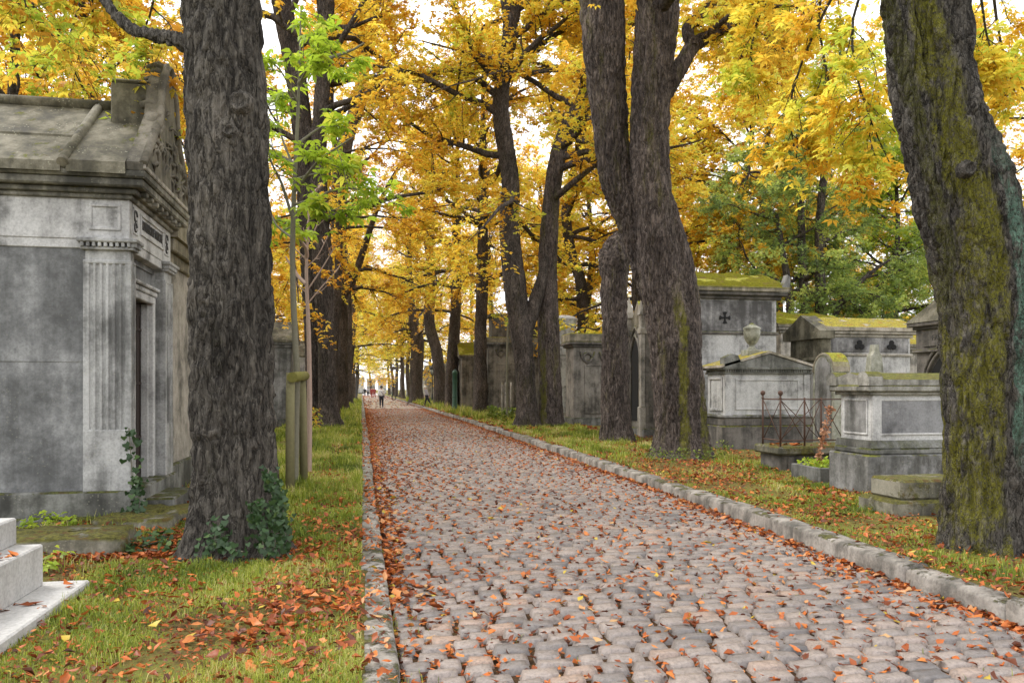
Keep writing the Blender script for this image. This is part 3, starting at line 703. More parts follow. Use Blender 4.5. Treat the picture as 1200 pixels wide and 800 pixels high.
GRASS_HOLES = []           # circles (x,y,r) with no grass
def build_grass():
    rng = np.random.default_rng(31); P = []; H = []
    def patch(x0f, x1f, y0, y1, cnt, h, lo, hi, pw=2.0, sd=40):
        y = y0 + (y1 - y0) * rng.uniform(0, 1, cnt) ** pw; x = x0f(y) + (x1f(y) - x0f(y)) * rng.uniform(0, 1, cnt)
        m = fbm(np.stack([x * 1.1, y * .9, x * 0], -1), 4, sd)
        ok = m > rng.uniform(lo, hi, cnt)
        for cx, cy, r in GRASS_HOLES: ok &= (x - cx) ** 2 + (y - cy) ** 2 > r * r
        x, y, m = x[ok], y[ok], m[ok]
        P.append(np.stack([x, y, gz(x, y) - .005], -1)); tf = np.clip(fbm(np.stack([x * 3.1, y * 2.6, x * 0], -1), 3, sd + 7) * 2.6 - .75, .15, 1.6); H.append(h * rng.uniform(.4, 1.4, len(x)) * (.35 + .9 * tf) * (1 + .012 * y))
    patch(lambda y: -2.15 + 0 * y, lambda y: -.0 + 0 * y, 3.3, 15, 175000, .055, .32, .66)
    patch(lambda y: -3.4 + 0 * y, lambda y: -2.0 + 0 * y, 5.8, 11, 9000, .08, .42, .68, 1.0)
    patch(lambda y: -3.0 + 0 * y, lambda y: -.0 + 0 * y, 11, 34, 70000, .11, .28, .52, 1.3)
    patch(lambda y: -2.2 + 0 * y, lambda y: -.05 + 0 * y, 32, 90, 16000, .17, .25, .5, 1.3)
    patch(lambda y: xr(y) + .22, lambda y: xr(y) + 3.8, 3.8, 13, 110000, .055, .34, .66, 1.3, 41)
    patch(lambda y: xr(y) + .22, lambda y: xr(y) + 3.0, 13, 36, 62000, .095, .34, .62, 1.4, 42)
    patch(lambda y: xr(y) + .25, lambda y: xr(y) + 2.6, 36, 95, 16000, .2, .30, .55, 1.3, 43)
    # weeds in the gutter and road joints
    cnt = 2600; y = 3 + 30 * rng.uniform(0, 1, cnt) ** 1.8; x = np.where(rng.uniform(0, 1, cnt) < .6, XL + rng.exponential(.05, cnt), rng.uniform(.3, 4.3, cnt))
    m = fbm(np.stack([x * 2, y * 1.5, x * 0], -1), 3, 60); ok = m > .56
    P.append(np.stack([x, y, np.full(cnt, -.02) + np.where((x > .3), .035, 0)], -1)[ok]); H.append(rng.uniform(.02, .06, ok.sum()))
    P = np.vstack(P); H = np.concatenate(H); n = len(P)
    d = np.linalg.norm(P[:, :2], axis=1); W = .0009 + .00031 * d * rng.uniform(.6, 1.3, n)
    a = rng.uniform(0, 2 * PI, n); lean = np.abs(rng.normal(0, .55, n)) + .1
    sx = np.stack([-np.sin(a), np.cos(a), np.zeros(n)], -1); ld = np.stack([np.cos(a), np.sin(a), np.zeros(n)], -1)
    up = np.array([0, 0, 1.0]); Hc = H[:, None]; Wc = W[:, None]
    mid = P + up * Hc * .6 + ld * Hc * (lean * .3)[:, None]; tip = P + up * Hc * np.clip(1 - lean * .25, .3, 1)[:, None] + ld * Hc * lean[:, None]
    V = np.stack([P - sx * Wc, P + sx * Wc, mid + sx * Wc * .8, mid - sx * Wc * .8, tip + sx * Wc * .15, tip - sx * Wc * .15], 1).reshape(-1, 3)
    o = np.arange(n)[:, None, None] * 6
    Fq = (o + np.array([[0, 1, 2, 3], [3, 2, 4, 5]])[None]).reshape(-1, 4)
    g = fbm(np.stack([P[:, 0] * 1.7, P[:, 1] * 1.3, P[:, 0] * 0], -1), 4, 77)
    tint = np.clip((g - .5) * 1.5 + .44 + rng.normal(0, .2, n) + .35 * (rng.uniform(0, 1, n) < .07) + .1 * (P[:, 0] > 3), 0, 1)
    ob = link('grass', np_mesh('grass', V, Fq, np.repeat(tint, 2)), M['grass'])
    tag(ob, 'uneven green grass of both verges threaded with fallen leaves', 'grass', kind='stuff')

# ------------------------------------------------------------------ tombs and chapels
M['brown'] = stone('brown_grey_stone', (0.31, 0.285, 0.25), (0.19, 0.172, 0.148), (0.065, 0.06, 0.052), moss=.35, mossv=.08, grime=.5)
def mossmat():
    t = NT('roof_moss_cushion'); p = t.pos(); a = t.noise(p, 14, 8, .8); b = t.noise(p, 3.0, 5, .7); e = t.noise(p, 70, 4, .8)
    col = t.ramp(t.math('ADD', t.math('MULTIPLY', a, .65), t.math('MULTIPLY', e, .35)), [(.3, (.045, .042, .012)), (.45, (.15, .145, .016)), (.6, (.29, .27, .022)), (.75, (.42, .37, .04))])
    col = t.mix(t.step(b, .52, .66), col, (.20, .14, .05)); return t.bsdf(col, .95, t.math('ADD', a, e), .05, 1.0, spec=.05)
M['moss'] = mossmat()
def frame_strips(mb, x0, x1, z0, z1, y, w=.05, t=.025):
    """raised moulding around a panel on a face looking towards -y"""
    mb.box(x0, x1, y - t, y + .004, z1 - w, z1, .006); mb.box(x0, x1, y - t, y + .004, z0, z0 + w, .006)
    mb.box(x0, x0 + w, y - t + .003, y + .004, z0 + w - .01, z1 - w + .01, .006); mb.box(x1 - w, x1, y - t + .003, y + .004, z0 + w - .01, z1 - w + .01, .006)
def frame_strips_x(mb, y0, y1, z0, z1, x, w=.05, t=.025):
    mb.box(x - t, x + .004, y0, y1, z1 - w, z1, .006); mb.box(x - t, x + .004, y0, y1, z0, z0 + w, .006)
    mb.box(x - t + .003, x + .004, y0, y0 + w, z0 + w - .01, z1 - w + .01, .006); mb.box(x - t + .003, x + .004, y1 - w, y1, z0 + w - .01, z1 - w + .01, .006)
def text_mesh(s, size, depth=.006):
    c = bpy.data.curves.new('t', 'FONT'); c.body = s; c.size = size; c.extrude = depth; c.align_x = 'CENTER'; c.align_y = 'CENTER'
    o = bpy.data.objects.new('t', c); COL.objects.link(o)
    dg = bpy.context.evaluated_depsgraph_get(); me = bpy.data.meshes.new_from_object(o.evaluated_get(dg))
    bpy.data.objects.remove(o); bpy.data.curves.remove(c); me.materials.clear()
    return me
def arch_poly(w, h, n=8, pointed=True):
    """outline of a pointed opening, width w, height h, bottom centre at 0"""
    r = w if pointed else w / 2; pts = [(-w / 2, 0), (w / 2, 0)]
    hs = h - (w * .866 if pointed else w / 2)
    if pointed:
        for i in range(n + 1): a = math.radians(60 * i / n); pts.append((-w / 2 + r * math.cos(a), hs + r * math.sin(a)))
        for i in range(1, n + 1): a = math.radians(120 + 60 * i / n); pts.append((w / 2 + r * math.cos(a), hs + r * math.sin(a)))
    else:
        for i in range(2 * n + 1): a = PI * i / (2 * n); pts.append((r * math.cos(a), hs + r * math.sin(a)))
    return pts
def corner(c, d, zb=.1):
    p = at(c, 455, d); return (p.x, p.y, zb)

def chapel(name, label, cat, c, d, wx, wy, H, rise, mw='mid', mr='roof', zb=.1, group=None, over=.14, ct=.2, ph=.35, rt=.1, band=None, panel=None, door=True, flat=False, wreaths=0, mc=None, loc=None, pil=False):
    """house-shaped tomb, ridge across the avenue; local origin = corner nearest the camera and the road; heights above zb"""
    t = thing(name, label, cat, loc or corner(c, d, zb), group)
    mc = mc or mw
    MB().box(-.07, wx + .07, -.07, wy + .07, 0, ph, .02).build('plinth', M['plinth'] if mw != 'pale' else M['mid'], t)
    w = MB().box(0, wx, 0, wy, ph - .02, H, .012)
    if pil:
        for xx in (0.0, wx - .26): w.box(xx - .02, xx + .28, -.045, .01, ph - .01, H - .05, .01)
    if panel: frame_strips(w, *panel, 0.0, .06, .035)
    w.build('wall', M[mw], t)
    k = MB().box(-over * .45, wx + over * .45, -over * .45, wy + over * .45, H - .01, H + ct * .45, .015)
    k.box(-over, wx + over, -over, wy + over, H + ct * .43, H + ct, .02)
    if band: k.box(-.05, wx + .05, -.05, wy + .05, band - .04, band + .03, .012)
    k.build('cornice', M[mc], t)
    z = H + ct - .005
    r = MB()
    if flat: r.box(-over * .8, wx + over * .8, -over * .8, wy + over * .8, z, z + rise, .03)
    else:
        o = over + .05
        n = 9; top = []
        prof = [(-o, z), (-o, z + rt)] + [(-o + (wy / 2 + o) * i / n, z + rt + (rise - rt) * i / n) for i in range(1, n)] + [(wy / 2, z + rise)]
        prof += [(wy + o - (wy / 2 + o) * i / n, z + rt + (rise - rt) * i / n) for i in range(n - 1, 0, -1)] + [(wy + o, z + rt), (wy + o, z)]
        r.prism(prof, 'x', -o, wx + o)
    ro = r.build('roof', M[mr], t)
    if mr == 'roof_moss' and not flat and (loc is None or loc[0] > 8):
        nx, ny = int(wx / .04), 26; u, v_ = np.meshgrid(np.linspace(0, 1, nx), np.linspace(0, 1, ny)); X = -o + u * (wx + 2 * o)
        lump = fbm(np.stack([X * 5 + c, v_ * 7, v_ * 0], -1), 4, 13); cover = np.clip((fbm(np.stack([X * 1.3, v_ * 2, v_ * 0 + d], -1), 3, 14) - .30) * 6, 0, 1)
        rim = np.clip(np.minimum(np.minimum(u, 1 - u) * 12, np.minimum(v_ * 8, 1)), 0, 1) ** .5
        Yv = -o - .012 + v_ * (wy / 2 + o); Z = z + rt + (rise - rt) * v_ - .03 + (.03 + .11 * lump) * cover * rim + .004
        k_ = np.arange(ny - 1)[:, None] * nx + np.arange(nx - 1)[None, :]
        link('moss', np_mesh('moss', np.stack([X, Yv, Z], -1).reshape(-1, 3), np.stack([k_, k_ + 1, k_ + nx + 1, k_ + nx], -1).reshape(-1, 4), smooth=True), M['moss'], ro)
    if door:
        yc = wy / 2; dw = min(.42, wy * .3)
        f = MB()
        f.box(-.06, .02, yc - dw - .1, yc - dw, ph, min(H - .3, ph + 2.2), .01); f.box(-.06, .02, yc + dw, yc + dw + .1, ph, min(H - .3, ph + 2.2), .01)
        f.box(-.07, .02, yc - dw - .12, yc + dw + .12, min(H - .3, ph + 2.2), min(H - .3, ph + 2.2) + .12, .01); f.build('door_frame', M[mw], t)
        MB().box(-.03, .01, yc - dw + .003, yc + dw - .003, ph + .003, min(H - .3, ph + 2.2) - .003, .004).build('door', M['iron'], t)
    for i in range(wreaths):
        x = wx * (.22 + .3 * i); wr = MB(); pts = []
        for a in range(13): q = 2 * PI * a / 12; pts.append((x + .17 * math.cos(q), -.03, H - .42 + .17 * math.sin(q)))
        wr.tube(pts, .055, 6); wr.tube([(x - .3, -.02, H - .2), (x - .2, -.03, H - .5), (x, -.03, H - .66), (x + .2, -.03, H - .5), (x + .3, -.02, H - .2)], .04, 6)
        wr.build('wreath', M['dark'], t)
    return t

M['olddoor'] = plain('rusted_dark_door', (.03, .02, .016), .8, .5, 30, bump=.4)
def big_chapel():
    """the grey chapel at the left; local origin = its wall corner nearest the camera and the road; the front looks to +x"""
    X0, Y0, zb = -2.66, 9.86, .05
    t = thing('chapel_tomb', 'large grey stone chapel with fluted corner pilaster and carved pediment behind the white granite grave', 'chapel tomb', (X0, Y0, zb))
    W = 1.95; L = 3.4; zp = .38; H = 3.18
    p = MB().box(-L - .1, .1, -.09, W + .09, -.1, zp, .02); p.box(-L - .16, .18, -.17, W + .17, -.2, .1, .03); p.build('plinth', M['plinth'], t)
    # walls: side, back, two jambs, lintel; the doorway is a real opening
    w = MB().box(-L, -.02, 0, .22, zp - .02, H, .01); w.box(-L, -.02, W - .22, W, zp - .02, H, .01); w.box(-L, -L + .2, .2, W - .2, zp - .02, H, .01)
    w.box(-.40, -.13, .2, .52, zp - .02, H, .01); w.box(-.40, -.13, 1.43, W - .2, zp - .02, H, .01); w.box(-.40, -.13, .5, 1.45, 2.68, H, .01)
    w.box(-L + .1, -.1, .1, W - .1, H - .1, H - .02, .004)
    w.box(-2.55, -2.545, -.004, .01, zp, H, .001)
    w.build('wall', M['wall_grey'], t)
    mj = MB()
    for z in (1.85,): mj.box(-L, -.465, -.0035, .01, z, z + .007, .001)
    for x, z0, z1 in ((-1.9, zp, 1.85), (-2.6, 1.85, H - .03)): mj.box(x, x + .006, -.0034, .01, z0 + .009, z1 - .002, .001)
    mj.build('mortar_joint', M['plinth'], t)
    fl = MB().box(-L + .2, -.2, .2, W - .2, zp - .06, zp - .01, .004); fl.box(.0, .42, .42, 1.53, -.1, .22, .02); fl.build('doorstep', M['plinth'], t)
    MB().box(-.208, -.12, 1.38, 1.428, zp, 2.66, .004).build('reveal', M['pale'], t)
    fr = MB()
    for a, b in ((.44, .54), (1.41, 1.51)): fr.box(-.13, -.1 + .045, a, b, zp + .003, 2.74, .012)
    for a, b in ((.40, .445), (1.505, 1.55)): fr.box(-.13, -.1 + .02, a, b, zp + .003, 2.80, .008)
    fr.box(-.13, -.1 + .048, .437, 1.513, 2.66, 2.76, .012); fr.box(-.13, -.1 + .06, .39, 1.56, 2.765, 2.83, .012); fr.box(-.13, -.1 + .09, .36, 1.59, 2.835, 2.88, .012)
    fr.build('door_frame', M['pale'], t)
    dr = MB()
    dr.box(-.25, -.21, .523, 1.376, zp + .01, 2.655, .004)
    for i in range(6): dr.box(-.215, -.198, .56 + i * .15, .58 + i * .15, zp + .1, 2.5, .003)
    for z in (.9, 1.6, 2.3): dr.box(-.215, -.195, .53, 1.37, z, z + .035, .003)
    dr.build('door', M['olddoor'], t)
    # corner pilasters, fluted on both faces
    def section(x0, x1, y0, y1, nfx, nfy):
        pts = []
        def side(a, b, nf, depth):
            n = 5; m = .05; L_ = math.hypot(b[0] - a[0], b[1] - a[1]); ux, uy = (b[0] - a[0]) / L_, (b[1] - a[1]) / L_; nx, ny = -uy, ux
            pts.append(a)
            if nf:
                wv = (L_ - 2 * m) / nf
                for i in range(nf):
                    s0 = m + i * wv + wv * .16; s1 = m + (i + 1) * wv - wv * .16
                    for k in range(n + 1):
                        s = s0 + (s1 - s0) * k / n; dd = depth * math.sin(PI * k / n) ** .6 if 0 < k < n else 0
                        pts.append((a[0] + ux * s + nx * dd, a[1] + uy * s + ny * dd))
        side((x0, y0), (x1, y0), nfx, .022); side((x1, y0), (x1, y1), nfy, .022); side((x1, y1), (x0, y1), 0, 0); side((x0, y1), (x0, y0), 0, 0)
        return pts
    for k, (y0, y1) in enumerate(((-.06, .14), (W - .37, W + .06))):
        pl = MB(); x0, x1 = (-.46, .06)
        pl.box(x0, x1, y0, y1, zp - .01, 1.08, .012)
        pl.prism(section(x0 + .004, x1 - .004, y0 + .004, y1 - .004, 6 if k == 0 else 0, 2 if k == 0 else 4), 'z', 1.07, 2.98)
        pl.box(x0, x1, y0, y1, 2.97, 3.02, .012); pl.box(x0 + .02, x1 - .02, y0 + .02, y1 - .02, 3.0, 3.16, .01)
        po = pl.build('pilaster', M['pilaster'], t)
        cp = MB().box(x0 - .02, x1 + .03, y0 - .03, y1 + .02, 3.13, 3.165, .008)
        for i in range(9):
            xx = x0 - .01 + i * .062; cp.box(xx, xx + .036, y0 - .06, y0 + .02, 3.16, 3.215, .006)
        for i in range(4 if k == 0 else 7):
            yy = y0 - .04 + i * .066; cp.box(x1 - .02, x1 + .06, yy, yy + .036, 3.16, 3.215, .006)
        cp.box(x0 - .05, x1 + .075, y0 - .075, y1 + .05, 3.21, 3.26, .012)
        cp.build('capital', M['pilaster'], po)
    # frieze
    fz = MB().box(-L - .02, .03, -.03, W + .03, H + .075, 3.72, .008); fz.box(-L - .01, -.44, -.018, W + .018, H - .03, H + .08, .008); fz.box(-.42, .02, .13, W - .3, H - .03, H + .08, .008)
    frame_strips(fz, -.4, -.06, 3.36, 3.66, -.03, .035, .018)
    frame_strips_x_pos(fz, .42, 1.53, 3.40, 3.66, .03, .03, .02)
    for y0 in (.1, 1.62):
        frame_strips_x_pos(fz, y0, y0 + .22, 3.36, 3.67, .03, .025, .012)
    fo = fz.build('frieze', M['pale'], t)
    cm = MB()
    for yc in (.21, 1.73):                            # laurel crowns cut into the small panels
        cm = MB()
        for zc, s in ((3.58, .06), (3.45, .05)):
            cm.tube([(.035, yc + s * math.cos(a * PI / 6), zc + s * math.sin(a * PI / 6)) for a in range(11)], .013, 5)
        cm.build('crown_relief', M['letters'], fo)
    me = text_mesh('ROUILLIER DUF LAROCHE', .115, .005)
    v = np.empty(len(me.vertices) * 3, np.float32); me.vertices.foreach_get('co', v); v = v.reshape(-1, 3)
    s = 1.0 / (v[:, 0].max() - v[:, 0].min())
    me.vertices.foreach_set('co', np.stack([.036 + v[:, 2], .975 + v[:, 0] * s, 3.53 + v[:, 1] * 1.45], -1).astype(np.float32).ravel()); me.update()
    link('inscription', me, M['letters'], fo)
    # cornice: stepped mouldings with small modillions under the front
    co = MB().box(-L - .06, .07, -.07, W + .07, 3.715, 3.775, .012); co.box(-L - .11, .13, -.12, W + .12, 3.77, 3.83, .012)
    for i in range(8): co.box(.05, .2, .06 + i * .245, .14 + i * .245, 3.775, 3.835, .012)
    co.box(-L - .2, .22, -.21, W + .21, 3.832, 3.93, .018); co.box(-L - .24, .255, -.25, W + .25, 3.925, 4.02, .02)
    co.build('cornice', M['dark2'], t)
    # roof of big slabs, a roll over every joint
    zr = 4.015; rise = 1.0; yc = W / 2; o = .285
    def slab(x0, x1, u0, u1, lift=0.0):
        def pt(u): return (-o + (yc + o) * u, zr + rise * u)
        (ya, za), (yb, zb_) = pt(u0), pt(u1); q = .05 + lift
        r.prism([(ya, za - .06), (ya, za + q), (yb, zb_ + q), (yb, zb_ - .06)], 'x', x0, x1)
        r.prism([(W - ya, za - .06), (W - ya, za + q), (W - yb, zb_ + q), (W - yb, zb_ - .06)], 'x', x0, x1)
    r = MB(); slab(-L - .24, -.62, 0, .42, .0); slab(-L - .24, -.62, .43, 1.0, .02); slab(-.56, .05, 0, 1.0, .02)
    ro = r.build('roof', M['roof'], t)
    rr = MB().tube([(-L - .3, yc, zr + rise + .09), (-.45, yc, zr + rise + .09)], .075, 12)
    for sgn in (-1, 1):
        a, b = (-o - .02, zr + .03), (yc, zr + rise + .08)
        rr.tube([(-.59, yc + sgn * (yc - a[0]), a[1]), (-.59, yc, b[1])], .06, 10)
    rr.build('ridge_roll', M['roof'], ro)
    MB().box(-.36, .1, yc - .36, yc + .36, 4.66, 5.30, .02).box(-.37, .1, yc - .368, yc + .368, 5.30, 5.345, .02).build('roof_block', M['roof'], t)
    # pediment with shallow carving
    prof = [(-.25, 4.012), (W + .25, 4.012), (W + .27, 4.10), (yc + .50, 4.86), (yc + .36, 5.30), (yc + .12, 5.62), (yc, 5.67), (yc - .12, 5.62), (yc - .36, 5.30), (yc - .50, 4.86), (-.27, 4.10)]
    pd = MB().prism(prof, 'x', .06, .235); po = pd.build('pediment', M['dark3'], t)
    ed = MB()
    for q in ([(-.25, 4.08), (yc - .48, 4.84), (yc - .34, 5.3), (yc - .1, 5.62), (yc, 5.66), (yc + .1, 5.62), (yc + .34, 5.3), (yc + .48, 4.84), (W + .25, 4.08)],):
        ed.tube([(.235, a, b) for a, b in q], .05, 8)
    for i in range(7):                                # acanthus ribs over the near shoulder
        a = .15 + .1 * i; ed.tube([(.0, yc - .46 + a * .5, 4.88 + a * .95), (.14, yc - .5 + a * .5, 4.92 + a * .95), (.25, yc - .44 + a * .5, 4.88 + a * .95)], .045, 6)
    ed.tube([(.10, yc - .46, 4.82), (.24, yc - .5, 4.78)], .11, 10)
    rg = random.Random(3)
    for i in range(60):
        y = rg.uniform(.05, W - .05); zz = 4.15 + rg.random() * max(.05, (1 - abs(y - yc) / 1.2) * 1.1)
        a = rg.uniform(0, PI); l = rg.uniform(.06, .16)
        ed.tube([(.22, y - l * math.cos(a), zz - l * math.sin(a)), (.255, y, zz + .03), (.22, y + l * math.cos(a), zz + l * math.sin(a))], [.012, rg.uniform(.02, .035), .012], 5)
    ed.build('relief', M['dark3'], po)
    gm = MB()
    gm.box(.06, .262, -.255, W + .255, 4.022, 4.085, .012); gm.build('pediment_sill', M['pale_warm'], po)
    return t
def frame_strips_x_pos(mb, y0, y1, z0, z1, x, w=.05, t=.025):
    mb.box(x - .004, x + t, y0, y1, z1 - w, z1, .005); mb.box(x - .004, x + t, y0, y1, z0, z0 + w, .005)
    mb.box(x - .004, x + t - .003, y0, y0 + w, z0 + w - .01, z1 - w + .01, .005); mb.box(x - .004, x + t - .003, y1 - w, y1, z0 + w - .01, z1 - w + .01, .005)
M['pilaster'] = stone('streaked_pilaster_stone', (0.50, 0.50, 0.485), (0.31, 0.31, 0.30), (0.13, 0.13, 0.125), moss=.1, streak=.7, grime=.3)
M['dark2'] = stone('stained_cornice_stone', (0.40, 0.38, 0.33), (0.19, 0.18, 0.145), (0.05, 0.048, 0.04), moss=0.3, bias=.03)
M['dark3'] = stone('carved_brown_stone', (0.26, 0.235, 0.19), (0.15, 0.135, 0.105), (0.055, 0.05, 0.04), moss=0.3)
big_chapel()

# left side: the neighbour chapel and those glimpsed past the trunks
chapel('chapel_tomb', 'narrow pale chapel with mossy attic squeezed between the large grey chapel and thick near trunk', 'chapel tomb', 0, 0, 2.2, 2.0, 3.35, .9, 'pale_warm', 'roof_moss', loc=(-4.95, 12.15, .05), ph=.45, pil=True, mc='roof_moss', ct=.35)
chapel('chapel_tomb', 'grey chapel wall glimpsed between the thick near trunk and the staked sapling', 'chapel tomb', 0, 0, 2.4, 2.2, 3.0, .8, 'mid', 'roof_moss', loc=(-5.3, 18.2, .05), mc='dark')
chapel('chapel_tomb', 'pale chapel showing behind the sapling stakes on the left verge', 'chapel tomb', 0, 0, 2.2, 2.1, 2.7, .8, 'pale', 'roof', loc=(-5.2, 24.5, .05))
for i, (y, h, m) in enumerate(((33, 3.2, 'mid'), (41, 2.9, 'pale'), (52, 3.3, 'pale_warm'), (64, 3.0, 'pale'), (76, 3.4, 'pale_warm'), (90, 3.1, 'pale'), (106, 3.3, 'pale'))):
    chapel('chapel_tomb', 'pale narrow chapel in the far row behind the trunks of the west verge', 'chapel tomb', 0, 0, 2.2, 2.1, h, .9, m, 'roof', loc=(-5.0, y, .05), group='far chapels of the west row')

def white_grave():
    t = thing('granite_grave', 'stepped white speckled granite grave with leaves on its ledge, cut off by the photo edge', 'grave', (-2.31, 6.42, .1))
    MB().box(-1.2, .28, -2.6, .12, -.2, .05, .012).build('base_slab', M['granite'], t)
    MB().box(-1.2, 0, -2.6, 0, .045, .355, .012).build('body', M['granite'], t)
    MB().box(-1.2, -.19, -2.4, .03, .35, .55, .012).build('lid', M['granite'], t)
    LITTER_BOXES.append((-2.48, -2.33, 5.2, 6.4, .455, 9)); LITTER_BOXES.append((-2.3, -2.05, 4.6, 6.5, .15, 14))
white_grave()
def rough_slab(name, label, cat, px, py, z, lx, ly, h, mat='moss_block', rz=0.0):
    p = gnd(px, py, z); rng = np.random.default_rng(int(px)); n = 9
    mb = MB(); top = []; 
    ang = np.linspace(0, 2 * PI, 24, endpoint=False)
    rad = 1 + rng.normal(0, .05, 24)
    sq = np.maximum(np.abs(np.cos(ang)), np.abs(np.sin(ang)))
    ox = np.cos(ang) / sq * lx / 2 * rad; oy = np.sin(ang) / sq * ly / 2 * rad
    rings = [(1.03, -.25), (1.02, h * .3), (1.0, h * .75), (.95, h * .97), (.6, h), (.2, h * 1.02)]
    vs = []
    for s, zz in rings:
        for k in range(24): vs.append((ox[k] * s + rng.normal(0, .012), oy[k] * s + rng.normal(0, .012), zz + rng.normal(0, .012)))
    fs = [(r * 24 + k, r * 24 + (k + 1) % 24, (r + 1) * 24 + (k + 1) % 24, (r + 1) * 24 + k) for r in range(5) for k in range(24)]; fs.append(tuple(5 * 24 + k for k in range(24)))
    mb.add(vs, fs, True); o = mb.build(name, M[mat]); o.location = p; o.rotation_euler = (0, 0, rz); return tag(o, label, cat)
rough_slab('mossy_slab', 'long mossy stone edging in front of the large chapel behind the white granite grave', 'stone slab', 62, 648, .05, 1.35, .75, .2, rz=.05)
rough_slab('mossy_slab', 'mossy low stone step between the chapel door and the thick near trunk', 'stone slab', 178, 612, .05, 1.25, .85, .14, rz=1.4)

# ------- right side
def sarcophagus_plain():
    d = 10.8; t = thing('sarcophagus', 'large grey sarcophagus on a tall plain plinth beside the leaning mossy trunk', 'tomb', corner(1021, d, .1))
    wx, wy = 2.1, .75
    MB().box(-.10, wx + .1, -.1, wy + .1, -.3, .60, .02).build('plinth', M['mid'], t)
    b = MB(); b.box(-.05, wx + .05, -.05, wy + .05, .595, .69, .025); b.prism([(-.05, .69), (wy + .05, .69), (wy, .79), (0, .79)], 'x', -.03, wx + .03); b.build('base_moulding', M['plinth'], t)
    w = MB().box(0.02, wx, 0.02, wy - .02, .78, 1.42, .012)
    frame_strips(w, .1, wx - .1, .86, 1.36, .02, .03, .018); w.box(.02, .16, -.005, .03, .785, 1.41, .01); w.box(wx - .16, wx - .02, -.005, .03, .785, 1.41, .01)
    frame_strips_x(w, .1, wy - .1, .86, 1.36, .02, .03, .018); w.build('chest', M['pale'], t)
    MB().box(.128, wx - .128, .008, .03, .888, 1.332, .004).build('side_panel', M['sarc'], t); MB().box(.008, .03, .128, wy - .128, .888, 1.332, .004).build('end_panel', M['mid'], t)
    l = MB().box(-.04, wx + .04, -.04, wy + .04, 1.41, 1.46, .012); l.box(-.1, wx + .1, -.1, wy + .1, 1.455, 1.55, .02)
    n = 10; pr = [(-.1, 1.545), (wy + .1, 1.545), (wy + .1, 1.62), (wy / 2, 1.72), (-.1, 1.62)]
    l.prism(pr, 'x', -.08, wx + .08)
    lo = l.build('lid', M['lidmoss'], t)
    for y in (-.11, wy - .11):
        for x in (-.115, wx - .1):
            a = MB()
            pp = [(0, 1.54), (.24, 1.54), (.24, 1.60)] + [(.13 + .13 * math.cos(q * PI / 8), 1.62 + .11 * math.sin(q * PI / 8)) for q in range(1, 8)] + [(0, 1.60)]
            a.prism([(y + u, v) for u, v in pp], 'x', x, x + .22); a.build('corner_ornament', M['lidmoss'], lo)
M['sarc'] = stone('blue_grey_stone', (0.29, 0.29, 0.295), (0.165, 0.165, 0.17), (0.07, 0.07, 0.074), moss=.2, bias=.0, grime=.35)
M['lidmoss'] = stone('mossy_lid_stone', (0.42, 0.41, 0.37), (0.24, 0.23, 0.2), (0.08, 0.08, 0.07), moss=.75, mossv=.3, mosscol=(0.10, 0.10, 0.012))
sarcophagus_plain()

t = thing('mossy_block', 'two stepped mossy stone block at the foot of the leaning mossy trunk', 'stone block', corner(1049, 9.0, .05))
MB().box(0, 1.1, 0, .7, -.3, .27, .03).build('lower_step', M['moss_block'], t); MB().box(.14, 1.1, .08, .66, .265, .50, .03).build('upper_step', M['moss_block'], t)

def planter():
    d = 12.2; t = thing('planter', 'low dark stone planter box with a dried plant beside the grey sarcophagus', 'planter', corner(961, d, .08))
    b = MB(); wx, wy = .62, .84
    b.box(0, wx, 0, .06, -.2, .30, .012); b.box(0, wx, wy - .06, wy, -.2, .30, .012); b.box(0, .06, .055, wy - .055, -.2, .298, .012); b.box(wx - .06, wx, .055, wy - .055, -.2, .298, .012)
    b.build('box', M['planter'], t); MB().box(.05, wx - .05, .05, wy - .05, -.1, .22, .01).build('soil', M['soil'], t)
    loc = t.location
    # dried flower spike
    s = thing('dried_flower_stalk', 'tall rust coloured dried flower stalk leaning over the stone planter', 'dried plant', (loc.x + .22, loc.y + .4, loc.z + .2))
    st = MB(); pts = [(0, 0, 0), (.03, .0, .3), (.12, 0, .65), (.24, .02, 1.02)]
    st.tube(spline(pts, 10), np.linspace(.012, .004, 10), 6); st.build('stalk', M['dry'], s)
    rng = np.random.default_rng(4); sp = spline(pts, 60); P = sp[rng.integers(8, 60, 200)] + rng.normal(0, .022, (200, 3)); D = rng.normal(0, 1, (200, 3)); D[:, 2] = abs(D[:, 2])
    v, f, tt = leaf_geo(rng, P, D, .06, rng.uniform(0.3, 1, 200), 'one', 1.0, .2); link('seed_heads', np_mesh('seed_heads', v, f, tt), M['dryleaf'], s)
    g = Geo(); P = np.stack([rng.uniform(.07, .55, 260), rng.uniform(.07, .76, 260), rng.uniform(.22, .40, 260)], -1); D = rng.normal(0, 1, (260, 3))
    v, f, tt = leaf_geo(rng, P, D, .055, rng.uniform(0, 1, 260), 'tri', .9, .3); o = link('planter_weeds', np_mesh('planter_weeds', v, f, tt), M['green']); o.location = loc
    tag(o, 'low green and yellow weeds growing in the stone planter', 'plants')
M['planter'] = stone('dark_planter_stone', (0.20, 0.20, 0.19), (0.11, 0.11, 0.10), (0.045, 0.045, 0.042), moss=.2)
M['soil'] = plain('planter_soil', (0.10, 0.075, 0.035), .95, .6, 30)
M['dry'] = plain('dry_stalk', (0.36, 0.17, 0.09), .8)
M['dryleaf'] = leafmat('dry_seed_heads', [(0, (.30, .12, .06)), (.5, (.48, .23, .13)), (1, (.58, .36, .22))], .3)
planter()

